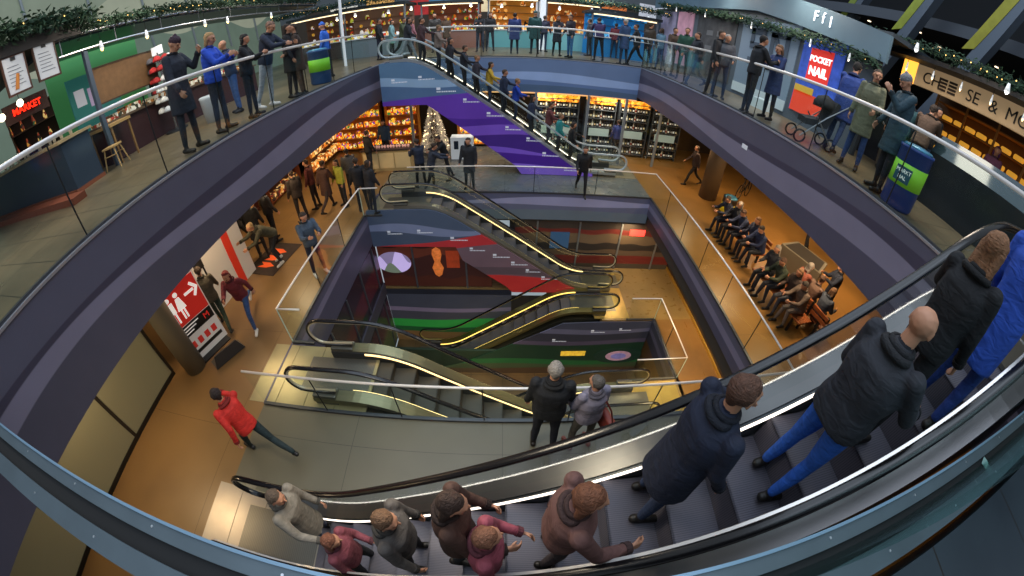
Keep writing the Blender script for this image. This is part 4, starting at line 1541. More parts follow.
# ================================================================ top level, right side
RX = 7.5
st = thing('pop_up_stall', 'grey stall with a tall blank parapet and fabric panels right of the top level', 'stall', (RX, 11.0, 0))
MB().box(.0, .12, -4.9, 9, 0, 2.75).build('front_wall', mat('56626e', .6), st)
MB().box(-.02, 2.5, -5.1, 9, 2.75, 2.85).build('roof_slab', mat('3a444e', .6), st)
pp = MB().prism([(-5.15, 2.15), (-5.15, 2.75), (0, 3.6), (9, 4.0), (9, 2.9), (0, 2.85)], 0, -.12, -.04).build('parapet', mat('5f7a8c', .5, noise=.12, scale=1), st)
for s_, y, z in (('F', -2.72, 2.86), ('f', -3.0, 2.83), ('I', -3.28, 2.76)):
    text_part(s_, 'letter', mat('eef4f8', .5, emit=1.2), pp, (-.14, y, z), FR, .4, .01)
MB().box(-.1, -.0, -5.0, -4.9, 0, 2.6).build('corner_post', mat('2c3238', .5), st)
board('grey_poster', 'large grey blue poster with a dark angular emblem on the pop-up stall', 'poster', (RX - .03, 10.3, .12), (2.9, 2.45), 'R', '75889c', emit=.12, parts=[(-1.45, 1.45, 0, .3, 'b9c6cc', .15, 'pale_base')])
emb = thing('emblem_panel', 'dark angular emblem of two interlocking shapes on the grey blue poster', 'emblem', (RX - .045, 10.2, 1.1), R(-90))
m = MB()
for x0, x1, z0, z1 in ((-.95, -.15, 1.0, 1.2), (-.95, -.75, .7, 1.2), (-.95, -.15, .55, .75), (-.35, -.15, .1, .75), (-.95, -.15, .05, .25), (.1, .3, 0, 1.15), (.8, 1.0, 0, 1.15), (.1, 1.0, .0, .18), (.1, 1.0, 1.0, 1.15)):
    m.box(x0, x1, -.01, 0, z0, z1)
m.prism([(.2, 1.1), (.4, 1.1), (.95, .1), (.75, .1)], 1, -.01, 0)
m.build('shapes', mat('47576a', .6), emb)
board('fabric_panel', 'dark draped fabric panel with a grey number on the pop-up stall', 'banner', (RX - .03, 13.6, .2), (3.0, 2.5), 'R', mat('4a4c50', .8, noise=.35, scale=3), parts=[(-.6, -.1, 1.0, 1.2, '6b6e72', 0, 'grey_bar'), (-.6, -.1, 1.6, 1.8, '6b6e72', 0, 'grey_bar'), (.2, .7, 1.6, 1.8, '6b6e72', 0, 'grey_bar'), (.5, .7, .8, 1.8, '6b6e72', 0, 'grey_bar')])
board('pink_panel', 'pale pink panel at the far end of the pop-up stall', 'panel', (RX - .03, 16.3, .3), (1.6, 2.4), 'R', mat('b98a9c', .6, noise=.3, scale=2, emit=.2))
board('lilac_panel', 'lilac grey panel beside the pale pink one', 'panel', (RX - .03, 18.2, .3), (1.8, 2.4), 'R', mat('8f8aa4', .6, noise=.3, scale=2, emit=.1))
nb = board('nail_bar_poster', 'blue poster with a red square reading POCKET NAIL on the pop-up stall', 'poster', (RX - .05, 7.85, .3), (1.55, 2.0), 'R', mat('3556b8', .5, noise=.5, scale=4, emit=.3), parts=[(-.42, .42, .85, 1.75, 'd8342c', .5, 'red_square'), (-.75, .45, .0, .55, 'e0442a', .35, 'red_base'), (-.75, .0, .5, .72, 'c9a23a', .3, 'gold_band')])
word(nb, 'POCKET', (0, -.02, 1.48), .21, 'ffffff', .9, .008, 'word_pocket')
word(nb, 'NAIL', (0, -.02, 1.16), .32, 'ffffff', .9, .012, 'word_nail')
garland('dense fir garland with white clip lamps along the pop-up stall roof', (RX - .15, 19, 3.05), (RX - .15, 5.95, 2.1), 330, .12, 30)
for i, y in enumerate((17.0, 14.2, 11.0, 8.2, 6.8)):
    lamp('small white clip lamp hanging from the garland of the pop-up stall', (RX - .22, y, 2.06 + (y - 5.95) * .0728 + .0), .12, 'fff4e0', 10, .032, 'clip lamps on the pop-up stall garland')
t = thing('floor_spot', 'white plastic box lamp on the floor in front of the grey blue poster', 'box', (6.95, 9.2, 0), R(-85))
MB().prism([(-.35, 0), (.35, 0), (.28, .28), (-.3, .28)], 1, -.2, .2).build('shell', mat('b8c8cc', .4, emit=.2), t)
# cheese stall
CX = 9.0
st = thing('cheese_stall', 'cheese stall with a long lit cream sign reading CHEESE & MORE on the far right', 'stall', (CX, 4.5, 0))
sg = MB().box(-.06, .1, -4.4, 2.0, 2.12, 2.6).build('sign_box', mat('b09470', .5, emit=.35), st)
MB().box(-.065, -.05, 1.6, 2.02, 2.1, 2.62).build('amber_end', mat('ffb040', .5, emit=1.6), sg)
text_part('CH', 'lettering', mat('1c1815', .6), sg, (-.075, 1.12, 2.34), FR, .36, .006)
for k in range(2):
    for j in range(4):
        MB().box(-.085, -.065, .70 - k * .26, .91 - k * .26, 2.2 + j * .075, 2.25 + j * .075).build('bar_of_e', mat('3a2c22', .6), sg)
text_part('SE', 'lettering', mat('1c1815', .6), sg, (-.075, .0, 2.34), FR, .36, .006)
text_part('&', 'lettering', mat('1c1815', .6), sg, (-.075, -.52, 2.34), FR, .36, .006)
text_part('MORE', 'lettering', mat('1c1815', .6), sg, (-.075, -1.3, 2.34), FR, .36, .006)
MB().box(-.6, 3, -5, 2.2, 2.62, 2.72).build('canopy', mat('1c1c20', .6), st)
MB().box(2.2, 2.3, -5, 2.2, 0, 2.6).build('back_wall', mat('6a4a2a', .6), st)
for i in range(5):
    MB().box(1.6, 2.2, -3.0, 1.8, .5 + i * .4, .53 + i * .4).build('shelf', mat('a8743c', .5), st)
for i in range(6):
    MB().box(1.58, 1.64, 1.8 - i * .96, 1.85 - i * .96, 0, 2.5).build('shelf_post', mat('b88448', .5), st)
ch = me_from(MB().lathe([(.13, 0), (.15, .03), (.15, .09), (.13, .12)], seg=14).bm, 'round_cheese', True)
ch.materials.append(mat('e8a83a', .45, emit=.5))
for i in range(4):
    rowof('round_cheese', 'round yellow cheese wheel on the wooden shelves of the cheese stall', 'cheese', 'cheese wheels on the stall shelves', ch, (10.9, 1.7, .54 + i * .4), (10.9, 6.2, .54 + i * .4), 12)
ct = thing('glass_counter', 'dark glass topped counter in front of the cheese stall', 'counter', (7.75, 2.9, 0), R(-90))
MB().box(-1.3, 1.3, -.3, .35, 0, .95).build('counter_body', mat('1c2226', .3), ct)
MB().prism([(-.3, .95), (.35, .95), (.35, 1.3), (-.05, 1.3)], 0, -1.3, 1.3).build('glass_hood', mat('2a3a40', .1, .2), ct)
for i in range(7):
    lamp('small warm lamp under the canopy of the cheese stall', (CX - .35, 6.2 - i * .75, 2.5),   .12, 'ffd9a0', 14, .03, 'lamps under the cheese stall canopy')
garland('fir garland with many tiny lights above the cheese sign', (CX - .7, 7.3, 2.92), (CX - .5, 1.5, 2.8), 170, .11, 40)
lamp('bright white lamp hanging at the left end of the cheese stall garland', (CX - .8, 5.75, 2.9), .1, 'ffffff', 16, .06)
lamp('bright white lamp hanging in front of the cheese stall sign at the right edge', (CX - .8, 3.5, 2.75), .1, 'ffffff', 16, .06)
# stairs rail behind, slanted columns and upper gallery on the right
sr = thing('stair_handrail', 'slanting steel stair rail behind the visitors, between the two stalls', 'handrail', (8.6, 7.6, 0))
MB().tube([(0, -1.3, .9), (0, .5, 2.6)], .03, 8).build('rail', STEEL, sr, True)
MB().prism([(-1.4, .0), (-1.3, .8), (.5, 2.5), (.9, 2.5), (.9, .0)], 0, .02, .06).build('side_plate', mat('23262a', .5), sr)
for i, (x, y, c) in enumerate(((12.4, 11.4, '9aa63a'), (12.4, 8.6, 'a3a030'), (13.6, 15.5, '7e9040'))):
    t = thing('slanted_column', ['slanted grey and lime column rising between the pop-up stall and the cheese stall', 'slanted grey and yellow column rising above the cheese sign', 'furthest slanted grey and green column in the hall'][i], 'column', (x, y, 0))
    MB().prism([(-.22, 0), (.22, 0), (-4.64, 9), (-5.08, 9)], 0, -.15, .25).build('shaft', mat('6b7684', .5, .3), t)
    MB().prism([(-2.02, 4.1), (-1.62, 4.0), (-4.6, 9), (-5.04, 9)], 0, -.17, -.14).build('lime_face', mat(c, .5, noise=.35, scale=1.2, emit=.12), t)
gal = thing('upper_gallery', 'dark upper gallery with recessed spots above the right side stalls', 'gallery', (13.2, 8, 0))
MB().box(0, 8, -14, 18, 4.6, 4.75).build('soffit', mat('34363c', .6), gal)
MB().box(-.06, 0, -14, 18, 4.55, 4.95).build('front_panel', mat('5a606a', .5), gal)
MB().box(6.8, 7.0, -14, 18, 0, 4.6).build('rear_wall', mat('2c2b30', .7, noise=.3, scale=1), gal)
for k in range(5):
    MB().box(1.5, 6.8, -12 + k * 6, -11.7 + k * 6, 0, 4.6).build('partition', mat('3a3a40', .7), gal)
for k in range(24):
    MB().lathe([(.08, -.02), (.08, -.005)], ((1.0, 2.6, 4.2)[k % 3], -11 + (k // 3) * 2.6, 4.6), 12).build('recessed_spot', mat('ffe6c0', .5, emit=3), gal)

# bins and buggy on the right walkway
b = bin_('blue oil drum style bin with a lime green band, nearest bin on the right walkway', onz(894, 206, 0), .27, .92, '23438c', '86cc2c', ('MARKT', 'HAL'), R(-75))
b2 = bin_('blue bin with a lime green band on the left walkway behind the glass', onz(322, 84, 0) + Vector((-.1, .2, 0)), .3, .96, '23508c', '78c828', None, R(60))
bg = thing('baby_buggy', 'black baby buggy beside the man in the blue coat', 'pushchair', onz(808, 143, 0), R(70))
for (x, y) in ((-.26, -.35), (.26, -.35), (-.26, .35), (.26, .35)):
    m = MB()
    m.tube([(x, y + .12 * math.cos(a * math.pi / 8), .13 + .12 * math.sin(a * math.pi / 8)) for a in range(17)], .02, 6)
    m.build('wheel', BLACK, bg)
for s in (-.26, .26):
    MB().tube([(s, .35, .13), (s, -.1, .62), (s, -.55, 1.02)], .014, 6).build('frame_tube', mat('9a9da2', .3, .8), bg)
    MB().tube([(s, -.35, .13), (s, .1, .6)], .014, 6).build('frame_tube', mat('9a9da2', .3, .8), bg)
MB().tube([(-.26, -.55, 1.02), (.26, -.55, 1.02)], .02, 6).build('push_handle', BLACK, bg)
MB().prism([(.3, .38), (.3, .5), (-.1, .55), (-.28, .98), (-.36, .95), (-.2, .42)], 0, -.22, .22).build('seat', mat('26282c', .8), bg)
m = MB().lathe([(.24, 0), (.24, .1), (.18, .2), (.02, .27)], (0, -.1, .78), 14)
m.build('hood', mat('1c1d20', .8), bg, True)

# ================================================================ top level, left side
bar = thing('bar_counter', 'slate blue bar counter with a pale wooden top and goods at the left edge', 'counter', (-9.9, 4.35, 0))
MB().box(-4, 2.1, -.35, .35, .08, 1.0).build('counter_body', mat('2b3a4a', .5), bar)
MB().box(-4.05, 2.15, -.42, .42, 1.0, 1.05).build('counter_top', mat('b39a72', .45, noise=.15), bar)
MB().box(-4, 2.1, -.38, .38, 0, .08).build('plinth', mat('8a4a2c', .6), bar)
cup = me_from(MB().lathe([(.03, 0), (.04, .1), (.045, .11)], seg=8).bm, 'cup', True)
cup.materials.append(mat('d8d0c0', .4))
rowof('drinking_cup', 'small pale cup standing on the slate blue bar counter', 'cup', 'cups on the bar counter', cup, (-12.5, 4.3, 1.05), (-7.7, 4.3, 1.05), 14, .08)
foot = thing('foot_rail', 'low orange brown timber step running along the bar counter', 'step', (-9.9, 3.55, 0))
MB().box(-4, 2.9, -.15, .15, 0, .12).build('timber', mat('7a3c22', .6), foot)
stool('light wooden bar stool right of the bar counter end, the nearer one', onz(100, 167, 0), .44)
stool('light wooden bar stool behind the nearer one at the bar counter', onz(119, 166, 0), .46, 'c09a62', .4)
t = thing('wooden_tray', 'pale wooden side table behind the bar stools', 'table', (-8.4, 5.6, 0))
MB().box(-.5, .5, -.3, .3, .8, .86).build('table_top', mat('b8935c', .5), t)
for sx in (-.45, .45):
    for sy in (-.25, .25):
        MB().box(sx - .02, sx + .02, sy - .02, sy + .02, 0, .8).build('leg', mat('8f6c40', .5), t)
# dark canopy with menu boards
cv = thing('dark_canopy', 'dark canopy roof in the upper left corner carrying the menu boards', 'canopy', (-8, 3.2, 0))
MB().prism([(-7, 2.95), (.15, 2.95), (.15, 3.1), (-7, 3.6)], 1, -4.0, 1.9).build('roof', mat('26262a', .6), cv)
MB().box(.1, .18, -4, 1.95, 2.82, 3.06).build('fascia_board', mat('1e1a18', .6), cv)
text_part('O', 'sign_letter', mat('ffffff', .5, emit=3), cv, (.2, .05, 2.98), FL, .3, .01)
garland('thick dark fir garland on the canopy edge in the upper left corner', (-7.75, 2.9, 3.22), (-7.75, 5.5, 3.15), 100, .14, 14)
for i, (y, z, lab) in enumerate(((3.62, 2.18, 'brown framed menu board with a wooden spoon picture, left of the two menus'), (4.28, 2.22, 'brown framed white menu board clipped at the top, right of the two menus'))):
    t = board('menu_board', lab, 'menu board', (-7.85, y, z), (.44, .62), 'L', 'b4b8bc', '4a2f22', emit=.25, parts=[(-.05, .05, .55, .62, '2a2a2a', 0, 'clip')])
    for k in range(6):
        MB().box(-.15, .15 - .03 * (k % 3), -.006, -.001, .12 + k * .065, .135 + k * .065).build('text_line', mat('7d838a', .6), t)
    if i == 0:
        MB().prism([(-.1, .05), (-.02, .05), (.06, .3), (.0, .32)], 1, -.012, -.004).build('wooden_spoon', mat('c07a30', .6), t)
nm = thing('neon_sign', 'red glowing sign reading MARKET behind the bar counter', 'sign', (-8.3, 3.85, 1.8), R(90))
word(nm, 'MARKET', (0, 0, .12), .17, 'ff2a10', 1.6, .004, 'neon_letters')
MB().box(-.5, .5, .03, .06, -.05, .3).build('backboard', mat('3a2018', .7), nm)
for i, (px, py) in enumerate(((20, 103), (2, 118))):
    p = onx(px, py, -7.9)
    t = thing('globe_lamp', ['round white globe lamp above the neon sign, the right one', 'round white globe lamp at the left picture edge'][i], 'lamp', p)
    MB().lathe([(.005, -.07), (.05, -.05), (.07, 0), (.05, .05), (.005, .07)], seg=16).build('globe', mat('fff0d0', .4, emit=2.5), t, True)
    MB().tube([(0, 0, .06), (0, 0, .9)], .006, 6).build('cord', BLACK, t)
bb = shelf_unit('back bar shelving with bottles and warm lamps behind the slate blue counter', (-11.8, 7.0, 0), R(60), 4.2, 2.3, 4, '5a3a22', '3a2418')
gmx = stuffmat(['c98a3a', '6a2a18', '2a1c14', 'e8c070', '903a20', '3a5a3a'], 10, emit=.5)
for k in range(4):
    for j in range(12):
        MB().lathe([(.05, 0), (.06, .1), (.03, .22), (.02, .3)], (-2.1 + j * .37, .16, .135 + 2.14 * k / 4), 8).build('bottle_group', gmx, bb, True)
# teal and green stall wall
board('teal_panel', 'teal panel with small pictures behind the bar, left of the grey post', 'panel', (-9.6, 6.3, .6), (1.5, 1.6), 'L', '3a8a84', emit=.15, parts=[(-.6, -.3, .9, 1.3, 'c8ccd4', .3, 'picture'), (-.2, .05, .8, 1.25, 'b8a8c8', .3, 'picture')])
board('green_panel', 'tall green translucent panel under the garland at the left', 'panel', (-10.6, 7.2, 0), (3.2, 2.9), 'L', '4f9a5c', emit=.2)
t = thing('steel_post', 'blue grey steel post holding the long canopy on the left walkway', 'post', (-8, 5.25, 0))
MB().box(-.05, .05, -.05, .05, 0, 2.5).build('shaft', mat('5d6b7a', .4, .4), t)
board('brown_display', 'brown wooden display board above the stall counter, right of the grey post', 'display', (-8.3, 6.4, 1.35), (1.9, .75), 'L', mat('7a5c3c', .6, noise=.15), '4a3a2a')
stc = thing('stall_counter', 'long stall counter with trays of goods and red drapes behind the walkway on the left', 'counter', (-8.7, 8.2, 0), R(90))
MB().box(-2.8, 3.5, -.3, .4, 0, .85).build('counter_body', mat('3a1c1e', .6), stc)
MB().box(-2.85, 3.55, -.36, .45, .85, .9).build('counter_top', mat('6a5644', .5), stc)
gmt = stuffmat(['d8c8a8', 'a83a2a', '6a4a2a', 'e8e0d0', 'b8783a', '3a3a2a'], 11, emit=.25)
for k in range(14):
    MB().box(-2.7 + k * .43, -2.35 + k * .43, -.3, .3, .9, .97 + .05 * (k % 3), .015).build('tray_of_goods', gmt, stc)
lc = thing('long_canopy', 'long curved canopy of steel and glass with a garland over the left stalls', 'canopy', (-8, 9.2, 0))
MB().box(-2.2, .0, -4.6, 7.0, 2.78, 2.84).build('roof', mat('39434c', .3, .4), lc)
MB().tube([(.05, -4.6, 2.5), (.05, 7, 2.62)], .025, 8).build('lower_tube', STEEL, lc)
MB().tube([(.05, -4.6, 2.84), (.05, 7, 2.88)], .03, 8).build('upper_tube', STEEL, lc)
for k in range(9):
    MB().tube([(.05, -4.5 + k * 1.4, 2.5 + k * .014), (.05, -4.5 + k * 1.4, 2.86)], .014, 6).build('strut', STEEL, lc)
garland('long fir garland with fairy lights on the steel canopy over the left stalls', (-7.9, 4.75, 2.95), (-7.9, 16.2, 3.05), 380, .11, 60)
for i, y in enumerate((5.6, 6.9, 9.0, 10.0, 12.4)):
    lamp('small warm lamp hanging below the steel canopy on the left', (-7.85, y, 2.55), .2, 'ffc070', 34, .05, 'warm lamps below the left canopy')
# hat carousel
hc = thing('hat_carousel', 'tall rotating rack of red and white hats with a white card on top', 'display rack', (-8.0, 7.25, 0))
MB().tube([(0, 0, 0), (0, 0, 2.0)], .03, 8).build('pole', STEEL, hc)
MB().lathe([(.3, 0), (.3, .04)], seg=20).build('base', DSTEEL, hc)
MB().box(-.2, .2, -.01, .01, 1.95, 2.15).build('white_card', mat('f2f4f4', .5, emit=.6), hc)
i = 0
for z in (.55, .8, 1.05, 1.3, 1.55, 1.78):
    for k in range(7):
        a = k * 2 * math.pi / 7 + z * 3
        h_ = MB().lathe([(.11, 0), (.115, .03), (.09, .09), (.03, .13)], (.24 * math.cos(a), .24 * math.sin(a), z), 10)
        h_.build('hat', mat(('c03030', 'e8e6e2', 'd8d8dc', '5a5a60', 'a82828', 'efe8e0', '34343a')[(i * 3 + k) % 7], .8), hc, True)
        i += 1
t = thing('white_tub', 'white waste tub standing behind the man in the black coat', 'tub', (-6.6, 7.2, 0))
MB().lathe([(.2, 0), (.24, .55), (.25, .6), (.22, .62)], seg=18).build('tub', mat('c9ced4', .4), t, True)
wp = thing('white_pole', 'tall white pole rising behind the left glass balustrade', 'pole', onz(346, 66, 0))
MB().tube([(0, 0, 0), (0, 0, 9)], .06, 12).build('shaft', mat('dfe4ea', .4, emit=.25), wp)
# left hall glazing with slanted mullions
hg = thing('hall_glazing', 'pale green hall glazing with slanted steel mullions above the left stalls', 'glazing', (-17, 12, 0))
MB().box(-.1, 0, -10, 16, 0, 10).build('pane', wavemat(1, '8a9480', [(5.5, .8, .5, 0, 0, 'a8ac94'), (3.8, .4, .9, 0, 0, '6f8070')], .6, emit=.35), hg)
for k in range(8):
    MB().tube([(.05, -9 + k * 3.1, 2.2), (.05, -10 + k * 3.1, 10)], .07, 8).build('mullion', mat('aeb6b8', .4, .4), hg)

# ================================================================ top level, back: market stalls
def stall(label, x, y, w, h, c, goods, emit, glow, canopy='2c3438', n=3, sign=None, rz=0):
    t = thing('market_stall', label, 'market stall', (x, y, 0), rz)
    MB().box(-w / 2, w / 2, -.3, .35, 0, .95).build('counter', mat(c, .4), t)
    MB().box(-w / 2 - .05, w / 2 + .05, -.36, .4, .95, 1.0).build('counter_top', mat('c8ccd0', .4, emit=.1), t)
    MB().box(-w / 2, w / 2, 1.6, 1.7, 0, h).build('back_wall', mat(glow, .6, emit=emit * .35), t)
    gm = stuffmat(goods, 7, emit=emit)  # goods glow in their own colours to look lit
    for k in range(n):
        z = 1.15 + k * .42
        MB().box(-w / 2 + .05, w / 2 - .05, 1.2, 1.6, z - .02, z).build('shelf', mat('6a5034', .6), t)
        m_ = int(w / .32)
        for j in range(m_):
            if random.random() < .25:
                continue
            q = random.uniform(.6, 1.3)
            MB().lathe([(.09 * q, 0), (.13 * q, .06), (.1, .2 * q), (.05, .28 * q)], (-w / 2 + .22 + j * .32 + random.uniform(-.06, .06), 1.4, z), 8).build('goods', gm, t, True)
    for j in range(int(w / .4)):
        MB().box(-w / 2 + .1 + j * .4, -w / 2 + .42 + j * .4, -.25, .25, 1.0, 1.08 + .06 * (j % 3), .01).build('tray', gm, t)
    MB().box(-w / 2 - .15, w / 2 + .15, -.55, 1.7, h, h + .14).build('canopy', mat(canopy, .6), t)
    for s_ in (-1, 1):
        MB().box(s_ * w / 2 - .04, s_ * w / 2 + .04, -.35, -.27, 0, h).build('post', mat('8a9298', .4, .4), t)
    MB().box(-w / 2, w / 2, -.2, -.1, h - .07, h - .02).build('light_bar', mat('ffe6b8', .5, emit=2), t)
    return t


G1 = ['e04a2a', 'f0b040', 'f6e0a0', '7a3018', 'c8d048', 'ffffff']
G2 = ['d83030', '3a8a3a', 'f0c030', 'e87a20', 'f4f0e0', '2a5a2a']
G3 = ['ffb050', 'a85a20', 'ffd890', '6a3814', 'f08830', 'fff0d0']
stall('market stall with red and white goods behind the head of the upper escalator', -6.6, 19.6, 3.4, 2.5, '7d8c94', G1, .3, '8a6a5a')
stall('market stall with green and red produce left of the man in brown', -3.0, 21.6, 3.0, 2.5, '9a6a5a', G2, .28, 'a05a40')
stall('amber lit stall with tall golden shelves in the middle of the back row', .3, 21.8, 2.6, 2.7, '6fb0b4', G3, .55, 'd08830', n=4)
stall('pale teal stall counter right of the middle with orange shelves', 3.4, 21.4, 2.8, 2.6, '8fd0d4', G3, .4, 'b86a28')
stall('market stall with warm bread shelves and a pale counter', 6.0, 23.6, 2.8, 2.5, 'a8a090', G3, .5, 'b07838')
bs = stall('bright blue stall under a dark grey canopy at the right of the back row', 5.5, 18.9, 3.2, 2.1, '2a88c8', ['2a88c8', '1a5a9a', '5ab0e0'], .5, '2a8ad0', '30363c')
stall('dim far market stall at the left end of the back row', -10.5, 21.5, 3.4, 2.6, '5a4a44', G1, .35, '6a4a3a')
for i, (x0, x1, y, z) in enumerate(((-12, -4.8, 18.9, 2.85), (-4.6, 2, 21.0, 3.0), (2.2, 7.4, 17.9, 2.55))):
    garland(['fir garland with lights over the left stalls of the back row', 'fir garland with lights over the middle stalls of the back row', 'fir garland with lights over the bright blue stall'][i], (x0, y, z), (x1, y, z), 160, .13, 40)
pl_ = thing('white_pillar', 'slim white pillar between the golden stall and the teal counter', 'pillar', (1.75, 20.4, 0))
MB().box(-.14, .14, -.14, .14, 0, 9).build('shaft', mat('dfe4e8', .5, emit=.3), pl_)
random.seed(3)
for i in range(10):
    x = -11 + i * 2.3
    col = ['e8e0d0', 'f0b060', 'b03030', '4a7a9a', 'ffe0b0', '8a5a9a', 'd8d8d8', '5a8a5a', 'f08040', 'c8ccd8'][i]
    board('shop_sign_board', ['cream', 'amber', 'dark red', 'steel blue', 'pale yellow', 'mauve', 'white', 'sage green', 'orange', 'silver grey'][i] + ' lit shop front board high behind the back row of stalls', 'shop sign', (x, 26.5 + (i % 3), 2.2 + .3 * (i % 2)), (2.0, 1.1), 'C', mat(col, .6, noise=.5, scale=2.5, emit=.45))
for i in range(12):
    lamp('warm pendant lamp over the back row of market stalls', (-9 + i * 1.45, 20.6 - (i % 2), 2.35), .5, 'ffe2b0', 60, .09, 'pendant lamps over the back row')
# folding table of the upper walkway at right of the escalator
# navy floor of the photographer's platform: tape marks and an angled tube
for i, (px, py, rz_, w_) in enumerate(((985, 463, .3, .05), (960, 500, 1.2, .02))):
    p = onz(px, py, -.02)
    t = thing('tape_mark', ['pale square tape mark on the dark floor in the lower right corner', 'thin pale tape strip on the dark floor in the lower right corner'][i], 'tape mark', p, rz_)
    MB().box(-.04, .04, -w_ / 2, w_ / 2, 0, .002).build('tape', mat('7d9a96', .7, emit=.1), t)

for i, px in enumerate((437, 516, 560, 601, 640)):
    p = ony(px, 34 + max(0, px - 560) * .1, YB + .08)
    t = thing('rail_tray', 'small white standing tray hooked on the back handrail', 'tray', (p.x, YB - .0, 1.0), 0, 'white trays hooked on the back handrail')
    MB().box(-.3, .3, -.16, .0, 0, .015, .004).build('tray_plate', mat('c3c9ce', .5), t)
    for s in (-.26, .26):
        MB().tube([(s, -.14, 0), (s, -.02, .21), (s, .06, .22)], .009, 6).build('hook', mat('e8ecee', .4, emit=.2), t)
# ================================================================ people
def P0(px, py, face, label, **k):
    return person(onz(px, py, L0), face, label, **k)


def PM(px, py, face, label, **k):
    return person(onz(px, py, L1), face, label, **k)


NAVY, BLK, GRY, JEAN, CHAR = '232c44', '1c1d22', '6d6e74', '33486e', '2e3038'
# --- left walkway of the top level
P0(196, 150, -80, 'man in a long black coat and dark purple cap tapping at a phone', pose='phone', top='1d2230', bot='232a34', hk='beanie', hair='3a2230', height=1.86, coat='coat', girth=1.1, hi=True)
P0(226, 131, -75, 'blond person in a bright royal blue jacket beside the man in black', pose='talk', top='2450c8', bot='252a38', hair='b08a5a', hk='bob', height=1.82, hi=True, girth=1.05)
P0(150, 128, 160, 'woman in a beige fur coat by the hat rack', pose='stand2', top='8a7460', bot='1c1c20', hair='4a3626', coat='coat', fem=True, height=1.68)
P0(165, 126, -60, 'dark dressed visitor between the hat rack and the white tub', pose='stand', top='1b1d24', bot='1f2228', height=1.74)
P0(240, 112, 150, 'bald man in a navy jacket and blue jeans further back on the left walkway', pose='talk', top='22304e', bot='3c5c94', hk='bald', height=1.74)
P0(256, 117, -70, 'woman in black with a small bag behind the royal blue jacket', pose='talk', top='17181d', bot='1b1e28', hk='bob', hair='14110f', fem=True, height=1.66)
P0(274, 107, -85, 'tall man in a dark blue jacket and pale jeans leaning over the left handrail', pose='rail', top='1f2a40', bot='a3aebc', hair='8a6a5a', height=1.86, hi=True, shoes='d8d8dc')
P0(296, 97, -80, 'long haired woman in black by the left handrail', pose='stand', top='1c1a1d', bot='2a2422', hk='long', hair='2a1c14', fem=True, height=1.74, coat='coat')
P0(304, 95, 120, 'person in a dark brown coat behind the long haired woman', pose='stand2', top='3a2c24', bot='5a4638', height=1.72, coat='coat')
P0(330, 78, 100, 'person in a bright blue hooded jacket next to the left green banded bin', pose='stand', top='2a66d0', bot='22283a', hk='beanie', hair='2a66d0', height=1.74)
